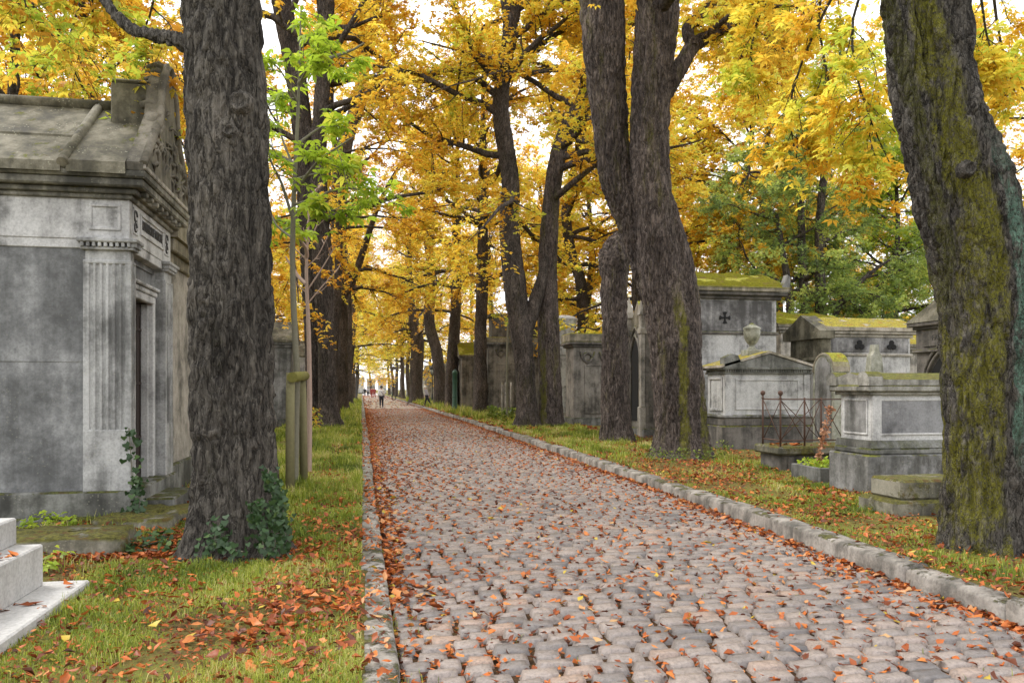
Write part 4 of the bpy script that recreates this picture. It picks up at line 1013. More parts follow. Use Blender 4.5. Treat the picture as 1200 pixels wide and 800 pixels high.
def railed_grave():
    d = 13.9; c = corner(914.6, d, .08); t = thing('grave_slab', 'thick mossy grave slab carrying the rusty cross braced railing', 'grave', c)
    wx, wy = 1.65, .62
    MB().box(-.08, wx, -.1, wy + .2, .36, .51, .03).build('slab', M['moss_block'], t)
    MB().box(.0, wx, -.02, wy + .1, -.3, .365, .02).box(.12, .24, -.06, .02, -.3, .33, .02).build('support', M['dark'], t)
    LITTER_BOXES.append((c[0], c[0] + 1.3, c[1], c[1] + .6, c[2] + .51, 30))
    f = thing('iron_railing', 'rusty iron grave railing with ball finials and crossed bars', 'railing', (c[0], c[1], c[2] + .51))
    H = .88; bars = MB(); posts = []
    def post(x, y, ball, h=H):
        m = MB().tube([(x, y, -.02), (x, y, h)], .017, 8)
        if ball: m.lathe([(.004, -.06), (.03, -.045), (.014, -.03), (.012, 0.0), (.036, .02), (.045, .05), (.036, .08), (.004, .095)], 10, (x, y, h))
        m.build('post', M['rust'], f)
    W = 1.22
    post(0, 0, True); post(-.0, wy, True); post(.46, 0, False, H - .03); post(.78, 0, False, H - .03); post(W, 0, False, H)
    for z in (.82, .1): MB().tube([(0, wy, z), (0, 0, z), (.002, 0, z), (W, 0, z)], .013, 6).build('rail', M['rust'], f)
    for (a, b) in ((0, .46), (.46, .78), (.78, W)):
        k = .012
        bars.tube([(a, -k, .1), (b, -k, .82)], .008, 5); bars.tube([(a, k, .82), (b, k, .1)], .008, 5)
    bars.tube([(0, 0, .1), (0, wy, .82)], .008, 5); bars.tube([(.012, 0, .82), (.012, wy, .1)], .008, 5)
    bars.tube([(0, .02, .82), (.78, .02, .1)], .008, 5); bars.tube([(.0, .03, .1), (.78, .03, .82)], .008, 5)
    bars.build('cross_bars', M['rust'], f)
railed_grave()

def sarcophagus_pediment():
    d = 19.2; c = corner(850, d, .1); t = thing('sarcophagus', 'grey sarcophagus with low pediment and dentils standing behind the rusty railing', 'tomb', c)
    wx, wy = 2.2, 1.0
    MB().box(-.12, wx + .12, -.12, wy + .12, -.3, .60, .025).box(-.08, wx + .08, -.08, wy + .08, .595, .80, .02).build('plinth', M['dark'], t)
    MB().box(-.12, wx + .12, -.12, wy + .12, .795, .86, .015).build('base_moulding', M['mid'], t)
    w = MB().box(0, wx, 0, wy, .85, 1.86, .012)
    w.box(-.02, .14, -.03, .03, .852, 1.85, .01); w.box(wx - .14, wx + .02, -.03, .03, .852, 1.85, .01)
    frame_strips(w, .26, wx - .26, .98, 1.74, 0, .05, .02); frame_strips_x(w, .14, wy - .14, .95, 1.78, 0, .06, .03)
    w.build('chest', M['pale'], t)
    k = MB().box(-.05, wx + .05, -.06, wy + .05, 1.85, 1.90, .01)
    for i in range(38): k.box(-.04 + i * .06, -.005 + i * .06, -.09, -.03, 1.895, 1.955, .004)
    k.box(-.03, wx + .03, -.03, wy + .03, 1.895, 1.96, .008); k.box(-.12, wx + .12, -.12, wy + .12, 1.955, 2.0, .012); k.build('dentil_cornice', M['plinth'], t)
    l = MB().prism([(-.12, 1.995), (wx + .12, 1.995), (wx / 2, 2.34)], 'y', -.10, wy + .1)
    for x in (.22,): l.prism([(x - .3, 1.99), (x + .1, 1.99), (x + .12, 2.15), (x + .05, 2.29), (x - .1, 2.33), (x - .3, 2.24)], 'y', -.13, .12)
    l.build('pediment', M['plinth'], t)
    rf = MB(); q = .06
    rf.prism([(-.16, 2.0), (wx / 2, 2.35), (wx / 2, 2.35 + q), (-.16, 2.0 + q)], 'y', -.13, wy + .12); rf.prism([(wx + .16, 2.0), (wx / 2 + .001, 2.35), (wx / 2 + .001, 2.35 + q), (wx + .16, 2.0 + q)], 'y', -.13, wy + .12)
    rf.build('roof', M['roof_part'], t)
    u = thing('funerary_urn', 'lichened grey stone urn on a small square foot above the pedimented sarcophagus', 'urn', (c[0] + .95, c[1] + .5, c[2] + 2.33))
    MB().box(-.2, .2, -.2, .2, -.03, .13, .015).build('foot', M['lichen_stone'], u)
    MB().lathe([(.13, .13), (.10, .17), (.06, .22), (.07, .25), (.13, .31), (.185, .42), (.205, .56), (.20, .63), (.215, .65), (.215, .68), (.17, .70), (.12, .73), (.05, .78), (.02, .80)], 24).build('bowl', M['lichen_stone'], u)
M['lichen_stone'] = stone('lichen_grey_stone', (0.40, 0.40, 0.34), (0.26, 0.26, 0.2), (0.12, 0.12, 0.09), moss=.2, lichen=.5, big=3.0)
sarcophagus_pediment()

def cross_chapel():
    c = (8.75, 20.35, .1); t = chapel('chapel_tomb', 'tall grey chapel with bright mossy roof and a cross pierced in its side wall', 'chapel tomb', 0, 0, 2.55, 2.1, 3.95, .62, 'pale', 'roof_moss', loc=c, band=3.02, over=.22, ct=.2, rt=.12, mc='dark')
    # upper, sootier band of the side wall and a cross opening drawn as a dark panel
    MB().box(.08, 2.40, -.03, .01, 3.07, 3.90, .01).build('attic_panel', M['sooty'], t)
    x = MB()
    cx, cz = 1.0, 3.43
    for a in range(4):
        q = a * PI / 2; u = (math.cos(q), math.sin(q)); n = (-u[1], u[0])
        pts = [(cx + u[0] * r + n[0] * s, cz + u[1] * r + n[1] * s) for r, s in ((.01, -.02), (.085, -.026), (.15, -.066), (.165, 0), (.15, .066), (.085, .026), (.01, .02))]
        x.prism(pts, 'y', -.052, -.034)
    x.build('cross_shade', M['opening_shade'], t)  # dark panel on the solid wall, painting the shade inside the cross
    MB().box(2.5, 2.78, -.25, -.03, 4.1, 4.2, .02).prism([(2.52, 4.19), (2.80, 4.19), (2.84, 4.55), (2.74, 4.62), (2.66, 4.4)], 'y', -.26, -.04).build('roof_ornament', M['mid'], t)
M['sooty'] = stone('sooty_band_stone', (0.42, 0.41, 0.40), (0.22, 0.215, 0.215), (0.075, 0.072, 0.07), moss=.05, bias=.05)
cross_chapel()

def trefoil_chapel():
    c = corner(972, 21.5, .1); t = chapel('chapel_tomb', 'low pale chapel with two trefoil openings and lichened roof behind the round headed gravestone', 'chapel tomb', 0, 0, 2.45, 1.35, 2.9, .42, 'pale', 'roof_part', loc=c, band=2.42, over=.12, ct=.16, rt=.1, mc='pale_warm', door=False)
    MB().box(.06, 2.38, -.025, .01, 2.48, 2.87, .01).build('attic_panel', M['sooty'], t)
    for cx in (.88, 1.85):
        x = MB()
        for a in (90, 210, 330):
            q = math.radians(a); x.prism([(cx + .075 * math.cos(q) + .07 * math.cos(k * PI / 6), 2.67 + .075 * math.sin(q) + .07 * math.sin(k * PI / 6)) for k in range(12)], 'y', -.05 - .002 * (a / 100), -.028)
        x.build('trefoil_shade', M['opening_shade'], t)  # black panels paint the shade of the trefoil holes; the wall is solid
    g = MB().box(-.32, -.02, -.12, 1.45, 2.30, 2.85, .02); g.box(-.42, .02, -.2, 1.53, 2.25, 2.34, .02)
    g.prism([(-.25, 2.84), (1.6, 2.84), (1.62, 3.05), (.675, 3.52), (-.27, 3.05)], 'x', -.46, .0); g.build('gable', M['roof'], t)
trefoil_chapel()
chapel('chapel_tomb', 'pale chapel strip with yellow mossy roof edge between the cross chapel and the trefoil chapel', 'chapel tomb', 0, 0, 2.3, 1.8, 3.35, .5, 'pale_warm', 'roof_moss', loc=corner(915, 26.5, .1), band=2.6, over=.15)

def dark_chapel():
    d = 16.2; c = corner(1141, d, .1); t = thing('chapel_tomb', 'dark sooty chapel with steep little roof and arched doorway beside the leaning mossy trunk', 'chapel tomb', c)
    wx, wy = 1.7, 1.72; MB().box(-.06, wx + .06, -.06, wy + .06, -.3, .4, .02).build('plinth', M['dark'], t)
    MB().box(0.02, wx, 0, wy, .38, 2.30, .01).build('wall', M['dark'], t)
    ap = arch_poly(.95, 1.8); MB().prism([(wy / 2 + u, .42 + v) for u, v in ap], 'x', -.002, .04).build('doorway', M['opening_shade'], t)  # black panel on a solid wall, painted as the shaded inside
    ar = MB()
    for s_, xx in ((1.12, -.03), (1.3, -.015)): ar.tube([(xx, wy / 2 + u * s_, .42 + v * (1 + (s_ - 1) * .5)) for u, v in ap[1:] + ap[:1]], .035, 6)
    ar.build('arch_moulding', M['dark'], t)
    k = MB().box(-.06, wx + .06, -.06, wy + .06, 2.295, 2.36, .01).box(-.0, wx, .0, wy, 2.355, 2.85, .01); k.box(-.03, .03, .25, wy - .25, 2.42, 2.78, .008); k.box(-.05, wx + .05, -.05, wy + .05, 2.80, 2.87, .01).box(-.14, wx + .14, -.14, wy + .14, 2.865, 2.96, .015); k.build('cornice', M['dark'], t)
    me = text_mesh('FAMILLE', .17, .004); v = np.empty(len(me.vertices) * 3, np.float32); me.vertices.foreach_get('co', v); v = v.reshape(-1, 3)
    me.vertices.foreach_set('co', np.stack([-.034 - v[:, 2], wy / 2 - v[:, 0], 2.60 + v[:, 1]], -1).astype(np.float32).ravel()); me.update(); link('inscription', me, M['letters'], t)
    r = MB(); b = [(-.16, -.16, 2.955), (wx + .16, -.16, 2.955), (wx + .16, wy + .16, 2.955), (-.16, wy + .16, 2.955)]
    r.add(b + [(.3, wy / 2, 3.75), (wx - .3, wy / 2, 3.75)], [(0, 1, 5, 4), (1, 2, 5), (2, 3, 4, 5), (3, 0, 4), (0, 3, 2, 1)]); r.build('roof', M['roof'], t)
dark_chapel()

def stele_round(label, c, d, wx, wy, H, mat, cap=None, oval=True, name='gravestone', zb=.1):
    t = thing(name, label, 'gravestone', corner(c, d, zb)); n = 12
    out = [(0, -.3), (wy, -.3), (wy, H - wy / 2)] + [(wy / 2 + wy / 2 * math.cos(a * PI / n), H - wy / 2 + wy / 2 * math.sin(a * PI / n)) for a in range(1, n)] + [(0, H - wy / 2)]
    MB().prism(out, 'x', 0, wx).build('slab', M[mat], t)
    if oval:
        o2 = [(wy * .14 + (u) * .72, max(v * .97 - .02, .5)) for u, v in out]; MB().prism(o2, 'x', -.02, .01).build('face_panel', M['mid'], t)
    if cap:
        pts = [(wy / 2 + (wy / 2 + .01) * math.cos(a * PI / n), H - wy / 2 + (wy / 2 + .01) * math.sin(a * PI / n)) for a in range(0, n + 1)]
        pts += [(wy / 2 + (wy / 2 - .03) * math.cos(a * PI / n), H - wy / 2 + (wy / 2 - .03) * math.sin(a * PI / n)) for a in range(n, -1, -1)]
        MB().prism(pts, 'x', -.012, wx + .012).build('mossy_cap', M[cap], t)
    return t
stele_round('round headed gravestone with recessed oval face and mossy cap behind the rusty railing', 978, 15.4, .32, .75, 2.2, 'lichen_stone', 'roof_moss')
t = thing('gravestone', 'small lichened gravestone with narrowing rounded top rising behind the large grey sarcophagus', 'gravestone', corner(1018, 13.4, .1))
MB().prism([(0, -.3), (.32, -.3), (.30, 1.6), (.25, 2.05), (.2, 2.12), (.19, 2.24), (.12, 2.24), (.11, 2.12), (.06, 2.05), (.01, 1.6)], 'y', 0, .14).build('slab', M['lichen_stone'], t)
MB().box(-.1, .42, -.08, .3, -.3, .35, .02).build('base', M['lichen_stone'], t)

def gothic_chapel():
    c = (8.32, 22.75, .1); t = thing('gothic_chapel', 'narrow pale gothic chapel with pointed arch and pinnacles beside the sawn trunk', 'chapel tomb', c)
    wx, wy, H = 1.7, 1.45, 3.3
    MB().box(-.06, wx, -.06, wy + .06, -.3, .3, .02).build('plinth', M['mid'], t)
    w = MB().box(.02, wx, 0, wy, .28, H, .01); w.build('wall', M['brown'], t)
    ap = arch_poly(.78, 2.5, 8); MB().prism([(wy / 2 + u, .5 + v) for u, v in ap], 'x', -.002, .03).build('doorway', M['opening_shade'], t)  # shade within the arch painted as a black panel, wall uncut
    ar = MB()
    for s, r in ((1.12, .05), (1.32, .04)): ar.tube([(-.02, wy / 2 + u * s, .5 + v * (1 + (s - 1) * .5)) for u, v in ap[1:] + ap[:1]], r, 6)
    ar.build('arch_moulding', M['brown'], t)
    for y in (-.02, wy - .2):
        b = MB().box(-.14, .06, y, y + .22, -.3, .95, .02).box(-.1, .06, y + .02, y + .2, .94, H - .15, .015); b.build('buttress', M['pale_warm'], t)
        p = MB().box(-.14, .14, y - .03, y + .25, H - .16, H + .02, .02).box(-.1, .1, y, y + .22, H + .01, H + .42, .015); zz = H + .41
        p.add([(-.15, y - .05, zz), (.15, y - .05, zz), (.15, y + .27, zz), (-.15, y + .27, zz), (0, y + .11, zz + .7)], [(0, 1, 4), (1, 2, 4), (2, 3, 4), (3, 0, 4), (0, 3, 2, 1)]); p.build('pinnacle', M['pale_warm'], t)
    MB().prism([(-.1, H - .01), (wy + .1, H - .01), (wy / 2, H + .9)], 'x', .05, wx + .1).build('roof', M['roof_moss'], t)
gothic_chapel()
chapel('tomb', 'grey box tomb with heavy mossy slab and carved wreaths between two trunks', 'tomb', 672, 31.5, 2.6, 1.2, 3.15, .34, 'brown', 'roof_moss', flat=True, wreaths=2, panel=(.45, 2.2, .5, 2.45), mc='dark', over=.2, door=False)
def basket_tomb():
    c = corner(650, 36.0, .1); t = thing('tomb', 'pale stone tomb topped by a fluted basin just behind the forked trunk pair', 'tomb', c)
    MB().box(-.05, 1.25, -.05, 1.25, -.3, .4, .02).build('plinth', M['pale_warm'], t)
    MB().box(0, 1.2, 0, 1.2, .39, 3.3, .015).box(-.06, 1.26, -.06, 1.26, 1.55, 1.65, .01).box(-.08, 1.28, -.08, 1.28, 3.0, 3.32, .02).build('pedestal', M['pale'], t)
    pr = []; n = 48
    b = MB(); vs = []
    for r, z in ((.34, 3.32), (.36, 3.75), (.46, 4.1), (.56, 4.55), (.60, 4.62)):
        for i in range(n): a = 2 * PI * i / n; q = r * (1 + .05 * math.cos(12 * a)); vs.append((.6 + q * math.cos(a), .6 + q * math.sin(a), z))
    b.add(vs, [(k * n + i, k * n + (i + 1) % n, (k + 1) * n + (i + 1) % n, (k + 1) * n + i) for k in range(4) for i in range(n)] + [tuple(range(n)), tuple(range(4 * n, 5 * n))], True)
    b.lathe([(.62, 4.62), (.64, 4.68), (.5, 4.78), (.2, 4.86)], 24, (.6, .6, 0)); b.build('fluted_basin', M['pale'], t)
basket_tomb()
t = chapel('tomb', 'wide grey tomb with mossy stepped top and garlands behind the young staked tree', 'tomb', 572, 45.0, 3.3, 1.6, 3.9, .3, 'brown', 'roof_moss', flat=True, wreaths=3, panel=(.5, 2.8, .5, 2.9), mc='mid', over=.25, door=False)
MB().box(.25, 3.0, .2, 1.4, 4.35, 5.55, .03).box(.1, 3.15, .08, 1.5, 5.54, 5.75, .04).build('upper_chest', M['dark'], t)
chapel('chapel_tomb', 'pale pilastered chapel between two dark trunks near the green pillar', 'chapel tomb', 541, 52.0, 1.9, 1.8, 3.4, .9, 'brown', 'roof_moss', pil=True)
for i, (y, h, m) in enumerate(((60, 3.2, 'pale'), (66, 2.6, 'pale_warm'), (72, 3.4, 'pale'), (79, 2.9, 'pale_warm'), (86, 3.3, 'pale'), (94, 3.0, 'pale'), (103, 3.4, 'pale_warm'), (113, 3.0, 'pale'), (124, 3.4, 'pale'), (138, 3.2, 'pale_warm'), (154, 3.4, 'pale'))):
    chapel('chapel_tomb', 'pale narrow chapel in the far row behind the trunks of the east verge', 'chapel tomb', 0, 0, 2.0, 2.2, h, .9, m, 'roof', loc=(8.2 + .3 * (i % 3), y, .1), group='far chapels of the east row')
for i, (x, y, h, m) in enumerate(((13.5, 27, 2.9, 'pale'), (12.8, 33, 3.1, 'mid'), (13.2, 40, 2.8, 'pale'), (16.5, 24, 2.7, 'pale_warm'))):
    chapel('chapel_tomb', 'low chapel almost hidden in the second row behind the east tombs', 'chapel tomb', 0, 0, 2.2, 1.9, h, .6, m, 'roof_part', loc=(x, y, .1), group='second row chapels')

for i, x in enumerate((-4.5, -1.6, 1.5, 4.6, 7.8)):
    chapel('chapel_tomb', 'pale chapel closing the vista at the very end of the avenue', 'chapel tomb', 0, 0, 2.2, 2.2, 3.2 + .3 * (i % 2), .9, 'pale' if i % 2 else 'pale_warm', 'roof', loc=(x, 228, .1), group='chapels closing the vista')
# ------------------------------------------------------------------ small street things
def staked_sapling():
    b = gnd(345, 572, .1); rz = 0
    t = thing('tree_stake', 'two weathered round stakes joined by a mossy crossbar beside the thick near trunk', 'tree stakes', b)
    a = gnd(340, 576, .1) - b; a.z = 0; c = gnd(356, 566, .1) - b; c.z = 0
    MB().tube([(a.x, a.y, -.2), (a.x, a.y, 1.0), (a.x + .005, a.y, 1.73)], [.066, .064, .062], 14).build('stake', M['stake'], t)
    MB().tube([(c.x, c.y, -.2), (c.x - .01, c.y, 1.0), (c.x - .03, c.y, 1.72)], [.064, .062, .06], 14).build('stake', M['stake'], t)
    d = (c - a).normalized(); p0 = a - d * .02 + Vector((.04, -.09, 1.66)); p1 = c + d * .12 + Vector((-.0, -.07, 1.70))
    MB().tube([p0, p1], .075, 14).build('crossbar', M['stake_top'], t)
    d0 = 12.35
    st = stem_px([(346, 568, 4.6), (347, 500, 4.2), (348, 440, 4.2), (344, 360, 4.0), (343, 300, 3.6), (344, 240, 3.2), (347, 180, 2.6), (350, 110, 2.0), (352, 40, 1.2), (353, 10, .8)], d0)
    def lim(pts): return stem_px(pts, d0)
    ex = [lim([(344, 260, 2.2), (330, 215, 1.8, -.2), (318, 190, 1.2, -.4), (308, 150, .7, -.6)]), lim([(345, 225, 2, 0), (372, 190, 1.6, -.3), (400, 170, 1.2, -.5), (415, 160, .6, -.6)]),
          lim([(345, 250, 2, 0), (385, 225, 1.6, .4), (420, 222, 1.2, .7), (455, 240, .7, 1.0)]), lim([(347, 170, 1.8), (375, 150, 1.3, .3), (395, 145, .7, .5)]),
          lim([(349, 120, 1.5), (330, 85, 1.1, -.2), (315, 70, .6, -.3)]), lim([(350, 100, 1.5), (365, 70, 1, -.3), (375, 45, .6, -.5)]), lim([(344, 280, 1.8), (325, 265, 1.3, .3), (318, 250, .6, .5)]),
          lim([(346, 200, 1.8), (330, 160, 1.3, .3), (322, 120, .6, .5)]), lim([(345, 240, 1.8), (370, 235, 1.3, -.4), (392, 255, .6, -.6)]), lim([(346, 210, 1.7), (385, 200, 1.2, .2), (430, 190, .6, .2)])]
    tree('slender sapling with fresh green leaves rising between the two round stakes', [st], 70, M['green'], M['bark_young'], .1, 'sapling', 'sapling', None, (14, 60), .003, .0,
         dict(z0=3.5, R=1.6, nl=2, nb=4, nt=3, lpt=4, size=.175, extra=ex, hang=.1, droop=.5, flat=.35, twig=(.2, .45)))
staked_sapling()
def bare_sapling():
    d0 = 14.3
    st = stem_px([(362, 556, 3.6), (363, 480, 3.2), (362, 400, 2.8), (359, 320, 2.2), (361, 270, 1.6), (362, 232, 1.0)], d0)
    def lim(pts): return stem_px(pts, d0)
    ex = [lim([(360, 340, 1.2), (375, 318, .9), (392, 290, .6)]), lim([(360, 305, 1.2), (346, 292, .8)]), lim([(361, 285, 1), (372, 262, .7), (374, 245, .5)]), lim([(361, 355, 1.1), (378, 335, .8), (394, 318, .5)]),
          lim([(360, 312, 1), (372, 300, .7), (385, 275, .5)]), lim([(361, 345, 1), (350, 335, .6)])]
    tree('thin bare sapling with pale pinkish twigs behind the two round stakes', [st], 71, M['olive'], M['twig_pale'], .1, 'sapling', 'sapling', None, (12, 40), .002, .0,
         dict(z0=2.6, R=.8, nl=3, nb=2, nt=1, lpt=1, size=.1, extra=ex, hang=-.05, twig=(.15, .3)))
bare_sapling()
def far_sapling():
    d0 = 38.0
    st = stem_px([(595, 492, 1.6), (594, 440, 1.5), (595, 390, 1.3), (598, 360, 1.0), (600, 335, .7)], d0)
    ex = [stem_px([(595, 400, 1.0), (605, 385, .8), (601, 365, .5)], d0), stem_px([(596, 380, .9), (585, 365, .7), (578, 358, .4)], d0)]
    tree('thin pale sapling between short stakes before the wide garlanded tomb', [st], 72, M['olive'], M['bark_young'], .14, 'sapling', 'sapling', None, (10, 30), .002, .0,
         dict(z0=4.3, R=1.0, nl=3, nb=3, nt=3, lpt=4, size=.16, extra=ex, twig=(.2, .4)))
    b = gnd(594, 490, .15); t = thing('tree_stake', 'three short pale stakes around the thin sapling before the garlanded tomb', 'tree stakes', b)
    for x, y in ((-.22, .1), (-.1, -.15), (.2, 0)):
        MB().tube([(x, y, -.2), (x + .01, y, 1.75)], .045, 8).build('stake', M['pale_warm'], t)
far_sapling()

def lamp_post():
    p = gnd(503.5, 473, .15); t = thing('lamp_post', 'black cast iron lamp post with glazed lantern on the far kerb beyond the seated figure', 'lamp post', (p.x + .25, p.y, .15))
    MB().lathe([(.16, 0), (.16, .35), (.1, .45), (.075, .9), (.05, 1.0), (.04, 2.6), (.06, 2.65), (.03, 2.7)], 12).build('post', M['iron'], t)
    l = MB().lathe([(.1, 2.7), (.13, 2.74), (.13, 2.78)], 8).lathe([(.26, 3.25), (.28, 3.3), (.12, 3.5), (.05, 3.62), (.02, 3.75)], 8)
    for i in range(6):
        a = i * PI / 3; l.tube([(.13 * math.cos(a), .13 * math.sin(a), 2.77), (.25 * math.cos(a), .25 * math.sin(a), 3.26)], .014, 5)
    lo = l.build('lantern_frame', M['iron'], t); MB().lathe([(.115, 2.78), (.235, 3.25)], 6).build('lantern_glass', M['glassy'], lo)
M['glassy'] = plain('milky_lantern_glass', (.45, .5, .5), .2)
lamp_post()
p = gnd(533, 482, .14); t = thing('green_pillar', 'round dark green iron pillar standing in front of a trunk on the east verge', 'pillar', p)
MB().lathe([(.20, -.1), (.20, .25), (.165, .3), (.15, 1.6), (.15, 2.35), (.18, 2.4), (.18, 2.48), (.1, 2.6), (.02, 2.66)], 16).build('shaft', M['green_iron'], t)
MB().lathe([(.172, .9), (.178, .93), (.172, .96)], 16).lathe([(.17, 1.9), (.175, 1.93), (.17, 1.96)], 16).build('band', M['green_iron'], t)
p = gnd(418, 470, .1); t = thing('lamp_post', 'thin black lamp post among the far west trunks', 'lamp post', (p.x, p.y, .1))
MB().lathe([(.14, 0), (.14, .4), (.07, .5), (.05, 2.9), (.03, 3.0)], 10).build('post', M['iron'], t); MB().lathe([(.1, 3.0), (.24, 3.45), (.26, 3.5), (.1, 3.75), (.02, 3.9)], 8).build('lantern', M['iron'], t)
def bench_far():
    p = gnd(457, 468.5, .15); t = thing('park_bench', 'tiny green bench standing on the verge past the walking figure', 'bench', (p.x + .5, p.y, .15), rz=PI / 2)
    s = MB()
    for i in range(4): s.box(-.9, .9, -.25 + i * .12, -.16 + i * .12, .43, .46, .004)
    s.build('seat', M['green_iron'], t); b = MB()
    for i in range(3): b.box(-.9, .9, .24, .27, .56 + i * .13, .66 + i * .13, .004)
    b.build('backrest', M['green_iron'], t)
    for x in (-.75, .75): MB().box(x - .03, x + .03, -.24, .26, 0, .05, .01).box(x - .03, x + .03, -.22, -.17, .04, .43, .01).box(x - .03, x + .03, .2, .27, .04, .93, .01).build('leg', M['iron'], t)
bench_far()

# ------------------------------------------------------------------ avenue trees traced trunk by trunk
def up(st, dz, shrink=.5, dx=0, dy=0):
    """carry a stem on above the picture"""
    l = st[-1]; return np.vstack([st, [l[0] + dx * .5, l[1] + dy * .5, l[2] + dz * .5, l[3] * (1 + shrink) / 2], [l[0] + dx, l[1] + dy, l[2] + dz, l[3] * shrink]])
D1 = 7.4
t1 = stem_px([(280, 655, 50), (277, 600, 49), (276, 500, 49), (272, 400, 50), (269, 300, 50.5), (267, 200, 51), (263, 100, 51), (256, 0, 48), (250, -80, 46)], D1)
limb1 = stem_px([(235, 62, 13, .1), (205, 45, 11, .1), (182, 42, 9.5, .2), (160, 36, 8.5, .3), (140, 22, 7.5, .4), (124, 2, 6.5, .5), (105, -40, 5.5, .8), (60, -110, 4, 1.2)], D1)
t1u = up(t1, 7, .45, -.6, .5)
LT1 = [stem_px([(120, -80, 2.2, 3), (95, 0, 1.8, 4), (80, 60, 1.4, 4.5), (100, 110, .9, 5)], D1), stem_px([(20, -60, 2.6, 5), (40, 10, 2.0, 5.5), (70, 50, 1.5, 6), (105, 70, .8, 6)], D1), stem_px([(170, -60, 2, 2), (180, 0, 1.6, 2.5), (165, 50, 1.2, 2.8), (178, 85, .7, 3)], D1)]
t1_root = tree('thick straight trunked chestnut with ivy at its foot standing close by the grey chapel', [t1u], 101, M['olive'], M['bark_near'], .08, detail=(200, 560), amp=.034, flare=.34,
     extra_tubes=[limb1], lobes=.11, crown=[dict(z0=6.3, R=4.6, nl=7, nb=6, nt=5, lpt=9, size=.145), dict(z0=5, stems=[limb1], R=2.5, nl=2, nb=6, nt=5, lpt=9, size=.135, extra=LT1, hang=.1)])
D2 = 7.26
r1 = stem_px([(1160, 655, 58), (1156, 600, 55), (1154, 520, 54), (1152, 400, 57), (1146, 300, 60), (1136, 230, 57), (1118, 160, 49), (1106, 90, 40), (1104, 0, 38), (1104, -80, 36)], D2)
r1b = stem_px([(1136, 380, 34, -.02), (1120, 300, 36, -.02), (1098, 220, 33, -.03), (1076, 150, 27, -.03), (1062, 90, 23, -.03), (1050, 0, 21, -.05), (1042, -90, 20, -.05)], D2)
# drooping branchlets hanging beside the leaning trunk
DR = [stem_px([(1035, -90, 3, 2.5), (985, -20, 2.2, 3), (945, 60, 1.6, 3.4), (925, 130, 1.2, 3.6), (935, 190, .8, 3.8)], D2), stem_px([(1050, -60, 3, 1.5), (1005, 0, 2, 2), (1000, 70, 1.5, 2.2), (1020, 140, 1.1, 2.3), (1042, 190, .7, 2.4)], D2),
      stem_px([(1000, -80, 3, 3), (960, 0, 2, 3.2), (968, 80, 1.5, 3.3), (985, 150, 1, 3.4), (1005, 215, .7, 3.5)], D2), stem_px([(930, -80, 3, 4.5), (900, -10, 2, 5), (880, 60, 1.4, 5.2), (890, 120, .8, 5.4)], D2),
      stem_px([(1160, -80, 3, 3.5), (1165, 0, 2.2, 4), (1175, 60, 1.5, 4.2), (1190, 110, .8, 4.4)], D2), stem_px([(1140, -60, 3, 2.5), (1150, 0, 2, 2.8), (1156, 40, 1.4, 3), (1165, 70, .8, 3)], D2)]
tr_root = tree('massive leaning chestnut trunk with yellow green moss and a forked top on the east verge', [up(r1, 7, .45, .5, 0), up(r1b, 6, .45, -1, .5)], 103, M['gold'], M['bark_moss'], .14, detail=(200, 560), amp=.034, flare=.2, lobes=.10,
     crown=[dict(z0=6.3, R=4.8, nl=7, nb=6, nt=5, lpt=9, size=.145), dict(z0=5, R=1.5, nl=1, nb=8, nt=6, lpt=10, size=.13, extra=DR, hang=.12, tbias=.12, twig=(.25, .6))])
def scar(root, px, py, d, r, mat):
    """healed branch scar: a raised ring round a flat pale face, turned to where the limb grew"""
    p = at(px, py, d); b = root.location; rgn = np.random.default_rng(int(px)); n = 28; vs = []; fs = []
    prof = [(1.6, -.07), (1.25, -.012), (1.02, .008), (.84, .004), (.6, -.010), (.3, -.014), (.05, -.012)]
    nx, ny = -ST * .3, -1.0; l = math.hypot(nx, ny); nx, ny = nx / l, ny / l
    wob = 1 + .22 * np.sin(np.arange(n) * 2 * PI / n * 2 + 1) * .5 + rgn.normal(0, .06, n)
    for q, hh in prof:
        for k in range(n):
            a = 2 * PI * k / n; u = q * r * math.cos(a) * wob[k]; w_ = q * r * 1.15 * math.sin(a) * wob[k]
            vs.append((p.x - b.x - ny * u + nx * hh, p.y - b.y + nx * u + ny * hh, p.z - b.z + w_))
    fs = [(j * n + k, j * n + (k + 1) % n, (j + 1) * n + (k + 1) % n, (j + 1) * n + k) for j in range(6) for k in range(n)] + [tuple(6 * n + k for k in range(n))]
    tr = [c for c in root.children if c.name.startswith('trunk')][0]
    MB().add(vs, fs, True).build('branch_scar', mat, tr)
M['scar'] = barkmat('weathered_branch_scar', (.05, .045, .038), (.30, .27, .23), scale=1.2)
scar(t1_root, 280, 118, D1 - .35, .068, M['scar']); scar(t1_root, 268, 152, D1 - .36, .04, M['scar']); scar(tr_root, 1137, 197, D2 - .355, .05, M['scar'])
D3 = 16.8
r2 = stem_px([(799, 540, 36), (797, 500, 32), (793, 440, 31), (787, 380, 30), (777, 320, 29), (764, 240, 25), (761, 170, 24), (763, 100, 25), (768, 30, 27), (774, -40, 26)], D3)
r2b = stem_px([(788, 450, 22, .2), (780, 385, 20, .3), (766, 330, 21, .35), (747, 268, 22, .35), (722, 205, 22, .35), (712, 120, 24, .35), (706, 30, 26, .3), (701, -50, 26, .3)], D3)
r2c = stem_px([(806, 500, 17), (807, 430, 17), (806, 360, 16), (800, 305, 13), (792, 265, 9), (783, 225, 5), (772, 190, 2)], D3)
r2d = stem_px([(770, 120, 13, .2), (795, 82, 11, .3), (815, 52, 9, .5), (850, 32, 7.5, .8), (885, 10, 6, 1.0), (925, -20, 4.5, 1.3)], D3)
